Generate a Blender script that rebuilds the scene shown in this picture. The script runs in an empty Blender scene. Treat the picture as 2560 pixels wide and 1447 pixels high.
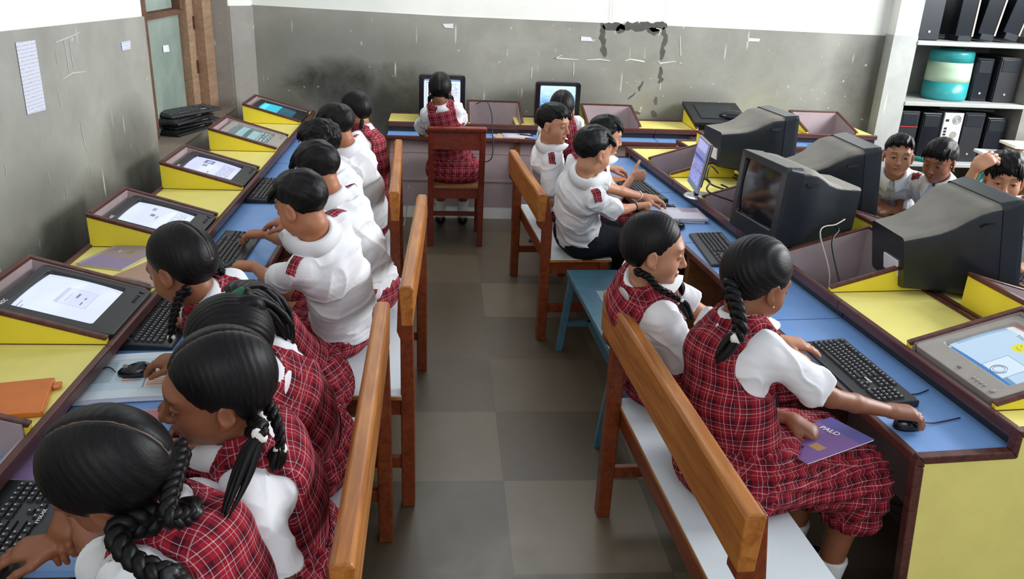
import bpy, math, random, time
import numpy as np
from mathutils import Vector, Matrix, Euler
random.seed(7)
T0 = time.time()
SC = bpy.context.scene
COL = SC.collection
R_ = math.radians

# ------------------------------------------------------------------ camera
cam_d = bpy.data.cameras.new('camera')
cam = bpy.data.objects.new('camera', cam_d); COL.objects.link(cam)
FPX, PITCH, YAW, ROLL, EYE = 2074.0, R_(21.4), R_(-5.3), 0.046, 1.9
cam_d.sensor_fit = 'HORIZONTAL'; cam_d.sensor_width = 36.0
cam_d.lens = 36.0 * FPX / 2560.0
cam_d.clip_start = 0.05
cam.matrix_world = Matrix.Translation((0, 0, EYE)) @ Matrix.Rotation(YAW, 4, 'Z') @ Matrix.Rotation(math.pi/2 - PITCH, 4, 'X') @ Matrix.Rotation(ROLL, 4, 'Z')
SC.camera = cam

# ------------------------------------------------------------------ world, light, exposure
w = bpy.data.worlds.new('world'); SC.world = w; w.use_nodes = True
bg = w.node_tree.nodes['Background']
bg.inputs[0].default_value = (0.86, 0.93, 1.0, 1); bg.inputs[1].default_value = 0.50

def area(name, loc, target, sx, sy, power, col=(1, 1, 1)):
    d = bpy.data.lights.new(name, 'AREA'); d.shape = 'RECTANGLE'; d.size = sx; d.size_y = sy
    d.energy = power; d.color = col
    o = bpy.data.objects.new(name, d); COL.objects.link(o); o.location = loc
    o.rotation_euler = (Vector(target) - Vector(loc)).to_track_quat('-Z', 'Y').to_euler()
    return o
area('daylight_from_right_windows', (6.3, 4.0, 2.9), (1.9, 4.9, 0.75), 4.2, 1.8, 400, (0.95, 0.98, 1.0))
area('added_rear_light', (0.6, -3.0, 3.2), (0.4, 3.2, 0.8), 3.6, 1.8, 58, (0.97, 0.99, 1.0))  # added area light standing in for unseen windows behind the camera
area('added_overhead_light', (0.3, 5.6, 3.2), (0.2, 5.2, 0.0), 1.6, 1.0, 28, (0.97, 1.0, 1.0))  # added area light from above, no lamp is known there
SC.view_settings.view_transform = 'Standard'; SC.view_settings.look = 'None'
SC.view_settings.exposure = 0.35; SC.view_settings.gamma = 1.0
SC.view_settings.use_curve_mapping = False
SC.cycles.max_bounces = 6; SC.cycles.diffuse_bounces = 3; SC.cycles.glossy_bounces = 3
SC.cycles.transmission_bounces = 4; SC.cycles.caustics_reflective = False; SC.cycles.caustics_refractive = False

# ------------------------------------------------------------------ materials
def srgb(r, g, b):
    f = lambda c: (c/255/12.92) if c/255 <= .04045 else ((c/255+.055)/1.055)**2.4
    return (f(r), f(g), f(b), 1)
class NT:
    def __init__(s, name):
        s.m = bpy.data.materials.new(name); s.m.use_nodes = True
        s.t = s.m.node_tree; s.b = s.t.nodes['Principled BSDF']
    def n(s, typ, **kw):
        nd = s.t.nodes.new(typ)
        for k, v in kw.items():
            if k.startswith('i'):
                key = k[1:]
                key = int(key) if key.isdigit() else key.replace('_', ' ')
                if isinstance(v, tuple) and len(v) == 2 and hasattr(v[0], 'outputs'): s.l(v[0], v[1], nd, key)
                elif hasattr(v, 'outputs'): s.l(v, 0, nd, key)
                else: nd.inputs[key].default_value = v
            else: setattr(nd, k, v)
        return nd
    def l(s, a, ao, b, bi): s.t.links.new(a.outputs[ao], b.inputs[bi])
    def math(s, op, a, b=None, c=None, clamp=False):
        nd = s.t.nodes.new('ShaderNodeMath'); nd.operation = op; nd.use_clamp = clamp
        for i, v in enumerate((a, b, c)):
            if v is None: continue
            if isinstance(v, tuple): s.l(v[0], v[1], nd, i)
            elif hasattr(v, 'outputs'): s.l(v, 0, nd, i)
            else: nd.inputs[i].default_value = v
        return nd
    def ramp(s, fac, stops, interp='LINEAR'):
        nd = s.t.nodes.new('ShaderNodeValToRGB'); nd.color_ramp.interpolation = interp
        if isinstance(fac, tuple): s.l(fac[0], fac[1], nd, 0)
        else: s.l(fac, 0, nd, 0)
        el = nd.color_ramp.elements; el.remove(el[1])
        el[0].position = stops[0][0]; el[0].color = (*stops[0][1][:3], 1)
        for p, c in stops[1:]: e = el.new(p); e.color = (*c[:3], 1)
        return nd
    def mix(s, fac, a, b, mode='MIX'):
        nd = s.t.nodes.new('ShaderNodeMix'); nd.data_type = 'RGBA'; nd.blend_type = mode
        for i, v in ((0, fac), (6, a), (7, b)):
            if isinstance(v, tuple) and hasattr(v[0], 'outputs'): s.l(v[0], v[1], nd, i)
            elif hasattr(v, 'outputs'): s.l(v, 2 if v.bl_idname == 'ShaderNodeMix' else 0, nd, i)
            else: nd.inputs[i].default_value = v
        return nd
    def coord(s, which='Object', scale=(1, 1, 1)):
        c = s.n('ShaderNodeTexCoord'); m = s.n('ShaderNodeMapping'); s.l(c, which, m, 0)
        m.inputs['Scale'].default_value = scale
        return m
    def noise(s, vec, scale, detail=4, rough=.55, dist=0):
        nd = s.n('ShaderNodeTexNoise'); s.l(vec, 0, nd, 'Vector')
        nd.inputs['Scale'].default_value = scale; nd.inputs['Detail'].default_value = detail
        nd.inputs['Roughness'].default_value = rough; nd.inputs['Distortion'].default_value = dist
        return nd
    def color(s, nd):
        s.l(nd, 2 if nd.bl_idname == 'ShaderNodeMix' else 0, s.b, 'Base Color')
    def bump(s, nd, strength=.2, dist=.002):
        b = s.n('ShaderNodeBump'); s.l(nd, 0, b, 'Height')
        b.inputs['Strength'].default_value = strength; b.inputs['Distance'].default_value = dist
        s.l(b, 0, s.b, 'Normal')
    def rough(s, v, spec=None):
        s.b.inputs['Roughness'].default_value = v
        if spec is not None: s.b.inputs['Specular IOR Level'].default_value = spec

def simple(name, col, rough=.5, var=.08, nscale=30, bump=0, spec=.5, metal=0, scale=(1, 1, 1)):
    t = NT(name); v = t.coord('Object', scale); nz = t.noise(v, nscale)
    a = tuple(max(0, c*(1-var)) for c in col[:3]) + (1,); b = tuple(min(1, c*(1+var)) for c in col[:3]) + (1,)
    t.color(t.ramp(nz, [(.3, a), (.7, b)])); t.rough(rough, spec); t.b.inputs['Metallic'].default_value = metal
    if bump: t.bump(nz, bump)
    return t.m
def emit(name, col, strength):
    t = NT(name); t.b.inputs['Base Color'].default_value = (0.02, 0.02, 0.02, 1)
    t.b.inputs['Emission Color'].default_value = col; t.b.inputs['Emission Strength'].default_value = strength
    t.rough(.25); return t.m
def wood(name, c1, c2, rough=.38, sc=(18, 1.6, 18), worn=None):
    t = NT(name); v = t.coord('Object', sc); nz = t.noise(v, 2.2, 6, .6, .7)
    v2 = t.coord('Object'); n2 = t.noise(v2, 5, 3)
    r = t.ramp(nz, [(.32, c1), (.68, c2)])
    dk = t.mix(t.math('MULTIPLY', n2, .55), r, tuple(c*.45 for c in c1[:3])+(1,))
    if worn:
        n3 = t.noise(v2, 38, 5, .7); dk = t.mix(t.ramp(n3, [(.70, (0, 0, 0)), (.74, (1, 1, 1))]), dk, worn)
    t.color(dk); t.rough(rough, .4); t.bump(nz, .12, .001); return t.m
M = {}
M['bench_wood'] = wood('varnished_wood', srgb(158, 90, 36), srgb(204, 134, 62))
M['bench_dark'] = wood('dark_varnished_wood', srgb(105, 45, 20), srgb(150, 72, 34))
M['chair_wood'] = wood('red_brown_wood', srgb(98, 34, 20), srgb(138, 52, 30))
M['trim'] = wood('maroon_lipping', srgb(78, 42, 38), srgb(112, 66, 58), .35, worn=srgb(165, 125, 105))
M['raw_wood'] = wood('brown_laminate', srgb(120, 78, 48), srgb(152, 104, 66))
M['laminate'] = simple('white_laminate', srgb(206, 214, 219), .42, .04, 6)
def yellow(name, c):
    t = NT(name); v = t.coord('Object'); a = t.noise(v, 3.5, 5, .6); b = t.noise(v, 90, 3)
    r = t.ramp(a, [(.3, tuple(x*.86 for x in c[:3])+(1,)), (.7, c)])
    t.color(t.mix(t.math('MULTIPLY', b, .07), r, srgb(170, 150, 90))); t.rough(.42, .4); return t.m
M['yellow'] = yellow('pale_yellow_laminate', srgb(250, 237, 138)); M['yellow2'] = yellow('bright_yellow_laminate', srgb(252, 232, 70))
M['blue'] = simple('blue_laminate', srgb(116, 156, 212), .4, .06, 8)
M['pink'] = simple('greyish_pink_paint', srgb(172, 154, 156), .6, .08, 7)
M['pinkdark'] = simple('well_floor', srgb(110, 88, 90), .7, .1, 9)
M['black'] = simple('black_plastic', srgb(34, 34, 38), .42, .12, 40, .05)
M['blackgloss'] = simple('glossy_black_plastic', srgb(20, 23, 30), .18, .1, 20)
M['key'] = simple('black_keycap', srgb(42, 42, 46), .5, .1, 60)
M['grey'] = simple('grey_plastic', srgb(158, 150, 142), .45, .05, 30)
M['silver'] = simple('silver_metal', srgb(190, 192, 196), .3, .05, 30, 0, .5, .6)
M['white'] = simple('white_plastic', srgb(230, 232, 230), .5, .03, 20)
M['paper'] = simple('white_paper', srgb(226, 226, 232), .7, .05, 18)
M['cable'] = simple('black_cable', srgb(24, 24, 26), .5)
M['greycable'] = simple('grey_cable', srgb(165, 155, 145), .5)
M['bluepaint'] = simple('worn_blue_paint', srgb(72, 112, 130), .35, .16, 12)
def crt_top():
    t = NT('vented_plastic_lit'); v = t.coord('Object')
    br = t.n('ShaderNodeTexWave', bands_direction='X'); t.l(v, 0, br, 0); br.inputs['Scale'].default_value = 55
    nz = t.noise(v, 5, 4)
    t.color(t.ramp(nz, [(.3, srgb(118, 114, 106)), (.75, srgb(146, 141, 132))])); t.rough(.6, .3)  # lighter tone paints in the light falling on the hood tops
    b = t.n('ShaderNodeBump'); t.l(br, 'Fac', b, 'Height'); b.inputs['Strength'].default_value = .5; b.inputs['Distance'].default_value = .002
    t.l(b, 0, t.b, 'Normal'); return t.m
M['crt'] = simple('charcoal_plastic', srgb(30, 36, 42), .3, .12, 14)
M['crttop_lit'] = crt_top()

# ------------------------------------------------------------------ mesh builder
class MB:
    def __init__(s): s.v = []; s.f = []; s.mi = []; s.cur = 0; s.starts = []
    def add(s, vs, fs, M4=None):
        o = len(s.v); s.starts.append((o, len(s.f)))
        for p in vs:
            p = Vector(p)
            s.v.append(M4 @ p if M4 else p)
        for f in fs: s.f.append([i+o for i in f]); s.mi.append(s.cur)
        return s
    def box(s, x0, x1, y0, y1, z0, z1, M4=None):
        vs = [(x, y, z) for x in (x0, x1) for y in (y0, y1) for z in (z0, z1)]
        return s.add(vs, [(0, 1, 3, 2), (4, 6, 7, 5), (0, 4, 5, 1), (2, 3, 7, 6), (0, 2, 6, 4), (1, 5, 7, 3)], M4)
    def prism(s, poly, axis, a, b, M4=None):
        """poly: 2-D points in the two other axes (in x,y,z order), extruded along axis from a to b"""
        n = len(poly)
        def mk(p, t):
            q = list(p); q.insert('xyz'.index(axis), t); return q
        vs = [mk(p, a) for p in poly] + [mk(p, b) for p in poly]
        fs = [list(range(n)), list(range(2*n-1, n-1, -1))] + [(i, i+n, (i+1) % n+n, (i+1) % n) for i in range(n)]
        return s.add(vs, fs, M4)
    def loft(s, rings, cap=True, M4=None, closed=True):
        n = len(rings[0]); vs = [p for r in rings for p in r]; fs = []
        for k in range(len(rings)-1):
            for i in range(n if closed else n-1):
                j = (i+1) % n
                fs.append((k*n+i, k*n+j, (k+1)*n+j, (k+1)*n+i))
        if cap: fs += [list(range(n-1, -1, -1)), [(len(rings)-1)*n+i for i in range(n)]]
        return s.add(vs, fs, M4)
    def tube(s, pts, r, n=8, M4=None):
        pts = [Vector(p) for p in pts]; rings = []; up = None
        for i, p in enumerate(pts):
            d = (pts[min(i+1, len(pts)-1)] - pts[max(i-1, 0)]).normalized()
            if up is None: up = Vector((0, 0, 1)) if abs(d.z) < .9 else Vector((1, 0, 0))
            a = d.cross(up).normalized(); b = a.cross(d).normalized(); up = b
            rr = r[i] if isinstance(r, (list, tuple)) else r
            rings.append([p + a*math.cos(t)*rr + b*math.sin(t)*rr for t in [2*math.pi*k/n for k in range(n)]])
        return s.loft(rings, True, M4)
    def lathe(s, prof, n=28, M4=None):
        return s.loft([[(r*math.cos(2*math.pi*k/n), r*math.sin(2*math.pi*k/n), z) for k in range(n)] for r, z in prof], True, M4)
    def each(s, name, mats, parent=None, **k):
        """every solid added becomes a part of its own"""
        out = []; st = s.starts+[(len(s.v), len(s.f))]
        for (v0, f0), (v1, f1) in zip(st[:-1], st[1:]):
            m = MB(); m.v = s.v[v0:v1]; m.f = [[i-v0 for i in f] for f in s.f[f0:f1]]; m.mi = s.mi[f0:f1]; out.append(m.build(name, mats, parent, **k))
        return out
    def build(s, name, mats, parent=None, bevel=0, smooth=False, subsurf=0, fix=True):
        me = bpy.data.meshes.new(name); me.from_pydata([tuple(v) for v in s.v], [], s.f); 
        if not isinstance(mats, (list, tuple)): mats = [mats]
        for m in mats: me.materials.append(m)
        if len(mats) > 1: me.polygons.foreach_set('material_index', s.mi)
        if fix:
            import bmesh
            bm = bmesh.new(); bm.from_mesh(me); bmesh.ops.recalc_face_normals(bm, faces=bm.faces); bm.to_mesh(me); bm.free()
        if smooth: me.polygons.foreach_set('use_smooth', [True]*len(me.polygons))
        me.update()
        o = bpy.data.objects.new(name, me); COL.objects.link(o)
        if parent: o.parent = parent
        if bevel:
            b = o.modifiers.new('bevel', 'BEVEL'); b.width = bevel; b.segments = 2; b.limit_method = 'ANGLE'; b.angle_limit = R_(40)
        if subsurf:
            b = o.modifiers.new('sub', 'SUBSURF'); b.levels = b.render_levels = subsurf
        return o
def tag(o, label=None, cat=None, group=None, kind=None):
    if label: o['label'] = label
    if cat: o['category'] = cat
    if group: o['group'] = group
    if kind: o['kind'] = kind
    return o
def empty(name, loc=(0, 0, 0), rz=0, label=None, cat=None, group=None):
    o = bpy.data.objects.new(name, None); COL.objects.link(o); o.empty_display_size = .05
    o.location = loc; o.rotation_euler = (0, 0, rz); return tag(o, label, cat, group)
def dup(root, loc, rz=None, label=None, group=None, keep=True):
    r = root.copy(); COL.objects.link(r); r.location = loc
    if rz is not None: r.rotation_euler = (0, 0, rz) if not isinstance(rz, tuple) else rz
    if label: r['label'] = label
    if group: r['group'] = group
    for ch in list(root.children):
        c = ch.copy(); COL.objects.link(c); c.parent = r
        for g in list(ch.children):
            d = g.copy(); COL.objects.link(d); d.parent = c
    return r
def text(body, parent, mat, size, loc, rot=(0, 0, 0), name='lettering', ext=.0006):
    c = bpy.data.curves.new(name, 'FONT'); c.body = body; c.size = size; c.extrude = ext; c.align_x = 'CENTER'; c.align_y = 'CENTER'
    tmp = bpy.data.objects.new(name, c); COL.objects.link(tmp); bpy.context.view_layer.update()
    me = bpy.data.meshes.new_from_object(tmp.evaluated_get(bpy.context.evaluated_depsgraph_get())); bpy.data.objects.remove(tmp)
    me.materials.clear(); me.materials.append(mat); o = bpy.data.objects.new(name, me); COL.objects.link(o); o.parent = parent
    o.location = loc; o.rotation_euler = rot; return o
def rrect(w, h, r, n=5, cx=0, cy=0):
    pts = []
    for qx, qy, a0 in ((1, 1, 0), (-1, 1, 90), (-1, -1, 180), (1, -1, 270)):
        for k in range(n+1):
            a = R_(a0 + 90*k/n); pts.append((cx + qx*(w/2-r) + r*math.cos(a), cy + qy*(h/2-r) + r*math.sin(a)))
    return pts
# ------------------------------------------------------------------ the room
YB, XL = 6.98, -1.64        # back wall, left wall
def plaster(name, blobs, base=(140, 140, 132), ax='X'):
    """bare cement dado: mottled, with dirt patches, dark low bands, a painted corner shadow, pale vertical drips and chips"""
    t = NT(name); v = t.coord('Object')
    big = t.noise(v, 1.3, 5, .6); fine = t.noise(v, 26, 5, .65); mid = t.noise(v, 5, 6, .65, .4)
    c = t.ramp(big, [(.3, srgb(*[x-16 for x in base])), (.7, srgb(*[x+10 for x in base]))])
    c = t.mix(t.math('MULTIPLY', t.ramp(mid, [(.4, (0, 0, 0)), (.75, (1, 1, 1))]), .35), c, srgb(*[x-44 for x in base]))
    c = t.mix(t.math('MULTIPLY', fine, .22), c, srgb(172, 172, 166))
    sep = t.n('ShaderNodeSeparateXYZ'); t.l(v, 0, sep, 0)
    # dark patches with their own outline: dirt, low bands, a painted corner shadow
    acc = None
    for bx, bz, rx, rz, k in blobs:
        dx = t.math('DIVIDE', t.math('SUBTRACT', (sep, 0 if ax == 'X' else 1), bx), rx); dz = t.math('DIVIDE', t.math('SUBTRACT', (sep, 2), bz), rz)
        d = t.math('ADD', t.math('MULTIPLY', dx, dx), t.math('MULTIPLY', dz, dz))
        d = t.math('ADD', d, t.math('MULTIPLY', t.math('SUBTRACT', mid, .5), 1.0))
        g = t.math('MULTIPLY', t.math('SUBTRACT', 1.0, d, clamp=True), k, clamp=True)
        acc = g if acc is None else t.math('MAXIMUM', acc, g)
    if acc: c = t.mix(acc, c, srgb(48, 46, 40))
    # drips
    vs = t.coord('Object', (1, 1, .09) if True else None); dr = t.n('ShaderNodeTexVoronoi', feature='F1'); t.l(vs, 0, dr, 0); dr.inputs['Scale'].default_value = 17
    drm = t.ramp(dr, [(.10, (1, 1, 1)), (.15, (0, 0, 0))]); gate = t.ramp(t.noise(v, 3.1, 2), [(.52, (0, 0, 0)), (.6, (1, 1, 1))])
    c = t.mix(t.math('MULTIPLY', t.math('MULTIPLY', drm, gate), .75), c, srgb(205, 205, 198))
    ch = t.ramp(t.noise(v, 19, 2, .5), [(.73, (0, 0, 0)), (.75, (1, 1, 1))])
    c = t.mix(t.math('MULTIPLY', ch, .5), c, srgb(210, 210, 202))
    t.color(c); t.rough(.62, .35); t.bump(fine, .25, .003); return t.m
def limewash():
    t = NT('white_distemper'); v = t.coord('Object'); a = t.noise(v, 1.6, 5, .6); b = t.noise(v, 40, 3)
    t.color(t.ramp(a, [(.3, srgb(226, 226, 220)), (.7, srgb(238, 238, 232))])); t.rough(.75, .2); t.bump(b, .12, .002); return t.m
M['wallwhite'] = limewash()
M['dadoback'] = plaster('cement_dado', [(-.85, .93, .62, .30, .95), (-.35, .80, .60, .42, .85), (-.1, .5, 1.0, .35, .6), (-1.25, .72, .35, .4, .6), (.9, .84, .6, .20, .45), (2.05, .80, .5, .25, .45), (3.58, .95, .36, .75, .7), (1.0, .95, .4, .2, .3), (-.8, 1.15, 1.1, .35, .35)], (150, 148, 139))  # the patch beside the pillar is the corner shadow, painted into the colour
M['dadoleft'] = plaster('cement_dado_side', [(0, .60, 60, .34, .8), (4.5, .80, .5, .40, .7), (3.4, .85, .5, .3, .35)], (156, 155, 147), 'Y')  # first patch is a darker band low along the whole wall
M['dadoplain'] = plaster('cement_plain', [(0, .5, 60, .25, .5)], (146, 140, 133))  # single darker band low on the wall

def floor_mat():
    t = NT('stone_floor'); v = t.coord('Object')
    sep = t.n('ShaderNodeSeparateXYZ'); t.l(v, 0, sep, 0)
    S = .5425
    yy = t.math('DIVIDE', t.math('SUBTRACT', (sep, 1), 2.764-S*8), S)
    row = t.math('FLOOR', yy)
    xx = t.math('DIVIDE', t.math('SUBTRACT', (sep, 0), .257-S*8), S)
    col = t.math('FLOOR', xx)
    cmb = t.n('ShaderNodeCombineXYZ'); t.l(col, 0, cmb, 0); t.l(row, 0, cmb, 1)
    wn = t.n('ShaderNodeTexWhiteNoise', noise_dimensions='3D'); t.l(cmb, 0, wn, 0)
    chk = t.math('MODULO', t.math('ADD', col, row), 2.0)
    tone = t.math('ADD', t.math('MULTIPLY', (wn, 0), .55), t.math('MULTIPLY', chk, .45))
    c = t.ramp(tone, [(0, srgb(76, 66, 52)), (.5, srgb(90, 79, 63)), (1, srgb(116, 104, 84))])
    n1 = t.noise(v, 3.2, 6, .62, .5); n2 = t.noise(v, 30, 5, .6)
    c = t.mix(t.math('MULTIPLY', n1, .42), c, srgb(60, 55, 45)); c = t.mix(t.math('MULTIPLY', n2, .16), c, srgb(112, 102, 84))
    fx = t.math('FRACT', xx); fy = t.math('FRACT', yy)
    ln = t.math('MAXIMUM', t.math('GREATER_THAN', t.math('ABSOLUTE', t.math('SUBTRACT', fx, .5)), .4965), t.math('GREATER_THAN', t.math('ABSOLUTE', t.math('SUBTRACT', fy, .5)), .4965))
    c = t.mix(t.math('MULTIPLY', ln, .45), c, srgb(64, 62, 56))
    t.color(c); t.l(t.ramp(n1, [(.3, (.3, .3, .3)), (.7, (.42, .42, .42))]), 0, t.b, 'Roughness'); t.bump(n2, .05, .001); return t.m
M['floor'] = floor_mat()
def struct(name, mb, mat, parent=None, **k):
    o = mb.build(name, mat, parent, **k); o['kind'] = 'structure'; return o
struct('floor', MB().box(-2.4, 7.0, -1.2, 8.2, -.1, 0), M['floor'])
# back wall: white above, cement dado standing slightly proud below
Zd = 1.495
struct('wall_back', MB().box(-1.9, 3.72, YB+.012, YB+.25, 0, 3.3), M['wallwhite'])
o = struct('wall_back_dado', MB().prism([(-1.5, 0), (3.70, 0), (3.70, 1.475), (1.8, 1.485), (0, 1.49), (-1.5, 1.515)], 'y', YB, YB+.02), M['dadoback'])
# column in the back left corner
struct('wall_corner', MB().prism([(-1.9, 6.83), (-1.64, 6.83), (-1.5, 6.98), (-1.5, 7.2), (-1.9, 7.2)], 'z', 0, 3.3), M['wallwhite'])
struct('wall_corner_dado', MB().prism([(-1.9, 6.82), (-1.628, 6.82), (-1.488, 6.97), (-1.5, 7.2), (-1.9, 7.2)], 'z', 0, 1.51), M['dadoplain'])
# left wall up to the window recess
YR = 4.93
struct('wall_left', MB().box(-2.2, XL-.012, -1.2, YR, 0, 3.3), M['wallwhite'])
struct('wall_left_dado', MB().prism([(-1.2, 0), (YR, 0), (YR, 1.545), (3.3, 1.585), (-1.2, 1.70)], 'x', XL-.02, XL), M['dadoleft'], )
# window recess: sill block, back pane, timber frame, far jamb
struct('wall_under_window', MB().box(-2.2, XL, YR, 6.86, 0, .735), M['dadoplain'])
M['sill'] = simple('dusty_sill', srgb(132, 120, 108), .7, .12, 9)
struct('window_sill', MB().box(-2.2, XL+.005, YR, 6.86, .735, .745), M['sill'])
gt = NT('frosted_greenish_glass'); gv = gt.coord('Object'); gn = gt.noise(gv, 2.5, 4, .6)
gt.color(gt.ramp(gn, [(.35, srgb(128, 146, 138)), (.7, srgb(160, 174, 164))])); gt.rough(.25, .6)
M['pane'] = gt.m
M['tanwood'] = wood('faded_window_timber', srgb(150, 118, 92), srgb(178, 146, 118), .6)
M['brownwood'] = wood('brown_window_timber', srgb(92, 62, 46), srgb(122, 88, 66), .6)
win = struct('window_1', MB().box(-2.0, -1.88, YR, 6.86, .745, 3.3), M['brownwood'])
struct('window_pane', MB().box(-1.87, -1.855, 5.0, 6.27, .76, 1.47), M['pane'], win)
struct('window_pane', MB().box(-1.88, -1.87, 5.0, 6.20, 1.52, 3.2), M['pane'], win)
struct('window_frame', MB().box(-1.88, -1.835, 5.0, 6.29, 1.475, 1.51).box(-1.88, -1.82, 6.22, 6.29, 1.51, 3.2).box(-1.88, -1.83, 4.95, 5.55, .75, 3.2), M['brownwood'], win)
mb = MB()
for a, b, c in ((6.30, 6.42, -1.80), (6.43, 6.56, -1.83), (6.57, 6.80, -1.76)): mb.box(-1.90, c, a, b, .745, 3.3)
struct('window_jamb', mb, M['tanwood'], win, bevel=.006)
mb = MB()
for z in (1.05, 1.36, 1.62): mb.box(-1.83, -1.79, 6.44, 6.49, z, z+.09)
struct('window_hinge', mb, M['brownwood'], win)
struct('wall_far_jamb', MB().box(-2.2, XL-.004, 6.81, 6.95, 0, 3.3), M['dadoplain'])
# right: pillar and built-in shelves
PX0, PX1, PY = 3.70, 3.90, 6.86
struct('wall_pillar', MB().box(PX0, PX1, PY, 7.6, 1.49, 3.3).box(3.9, 5.1, 7.55, 7.7, .0, 3.3).box(4.98, 6.9, PY-.005, 7.6, 1.50, 3.3), M['wallwhite'])
M['pillargrey'] = plaster('pale_cement', [], (176, 178, 174))
struct('wall_pillar_dado', MB().box(PX0-.01, PX1, PY-.01, 7.6, 0, 1.49).box(3.9, 5.1, 7.5, 7.56, 0, 3.3), M['pillargrey'])
struct('wall_right_dado', MB().box(4.97, 6.9, PY-.015, 7.6, 0, 1.50), M['dadoplain'])
sh = []
for i, z in enumerate((.44, .96, 1.455)):
    struct('trim_%d' % (i+1), MB().box(PX1, 4.98, PY-.02, 7.5, z-.035, z), M['pillargrey'], bevel=.006)
struct('wall_right', MB().box(6.9, 7.0, 5.2, 7.7, 0, 3.3), M['wallwhite'])

# marks on the back wall: peeled cement patch, chalk-like paint strokes, drip lines
def ribbon(pts, w, y=YB-.0015):
    mb = MB(); rng = random.Random(3)
    P = []
    for i, (x, z) in enumerate(pts):
        a = Vector(pts[max(i-1, 0)]); b = Vector(pts[min(i+1, len(pts)-1)]); d = (b-a).normalized(); n = Vector((-d.y, d.x))
        ww = w*(.6+.8*rng.random()) if 0 < i < len(pts)-1 else w*.4
        P.append(((x+n.x*ww, z+n.y*ww), (x-n.x*ww, z-n.y*ww)))
    for i in range(len(P)-1):
        q = [P[i][0], P[i+1][0], P[i+1][1], P[i][1]]
        mb.add([(x, y, z) for x, z in q], [(0, 1, 2, 3)])
    return mb
M['oldpaint'] = simple('flaked_dark_cement', srgb(84, 84, 80), .8, .2, 22)
M['smear2'] = simple('faint_smear', srgb(186, 186, 180), .8, .1, 30); M['chalk'] = simple('whitewash_smear', srgb(212, 212, 206), .8, .06, 30)
bw = bpy.data.objects['wall_back_dado']
def jag(pl, w, seed):
    r = random.Random(seed); out = []
    for i in range(len(pl)-1):
        (x0, y0), (x1, y1) = pl[i], pl[i+1]; n = max(2, int(math.hypot(x1-x0, y1-y0)/.024))
        out += [(x0+(x1-x0)*k/n+r.uniform(-.010, .010), y0+(y1-y0)*k/n+r.uniform(-.010, .010)) for k in range(n)]
    return ribbon(out+[pl[-1]], w)
for i, (pl, w) in enumerate([([(1.282, 1.465), (1.464, 1.46), (1.728, 1.476), (1.82, 1.486)], .03), ([(1.284, 1.478), (1.298, 1.353), (1.322, 1.221)], .022),
     ([(1.4, 1.432), (1.471, 1.46)], .035), ([(1.665, 1.442), (1.772, 1.44)], .03), ([(1.798, 1.479), (1.813, 1.372), (1.8, 1.276), (1.797, 1.212)], .018), ([(1.797, 1.154), (1.815, 1.051), (1.793, 1.034)], .016), ([(1.661, 1.029), (1.641, 0.953)], .012), ([(1.614, 0.952), (1.552, 0.884)], .007), ([(1.797, 0.902), (1.796, 0.845)], .02), ([(1.611, 0.772), (1.667, 0.767)], .016), ([(1.767, 0.797), (1.807, 0.745)], .03)]):
    struct('wall_peeling', jag(pl, w, i), M['oldpaint'], bw)
for pl in ([(0.909, 1.194), (0.97, 1.222)], [(0.909, 1.197), (0.955, 1.196), (1.108, 1.191)], [(1.175, 1.191), (1.287, 1.201), (1.372, 1.191)], [(1.496, 1.195), (1.538, 1.21), (1.664, 1.195), (1.653, 1.233)], [(1.774, 1.205), (1.793, 1.186), (1.926, 1.207)], [(1.955, 1.195), (1.979, 1.193)],
           [(1.35, 1.665), (1.357, 1.512)], [(1.801, 1.683), (1.798, 1.504)], [(1.729, 1.464), (1.771, 1.453), (1.753, 1.402)], [(0.728, 1.118), (0.726, 1.031)], [(1.073, 1.171), (1.077, 1.065)], [(1.936, 1.408), (1.962, 1.25)], [(0.519, 1.231), (0.517, 1.193)], [(1.817, 1.034), (1.814, 0.968)]):
    struct('wall_smear', ribbon(pl, .0075, YB-.003), M['chalk'], bw)
for yz in [[(3.793, 1.508), (3.903, 1.515), (4.059, 1.53)], [(3.873, 1.511), (3.884, 1.425), (3.879, 1.366)], [(3.931, 1.509), (3.932, 1.42), (3.938, 1.376)], [(3.808, 1.353), (3.912, 1.366), (4.068, 1.355)], [(3.782, 1.478), (3.78, 1.42)], [(3.745, 1.311), (3.752, 1.242)], [(3.924, 1.157), (3.93, 1.074), (3.945, 1.013)], [(3.535, 1.01), (3.543, 0.948)], [(3.957, 0.943), (3.965, 0.887)], [(3.681, 0.935), (3.675, 0.851)], [(3.214, 1.117), (3.207, 1.073)], [(4.912, 1.465), (4.925, 1.376), (4.879, 1.297)]]:
    sm = ribbon(yz, .004); sm.v = [Vector((XL+.0015, v.x, v.z)) for v in sm.v]
    struct('wall_smear', sm, M['smear2'], bpy.data.objects['wall_left_dado'])
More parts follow.
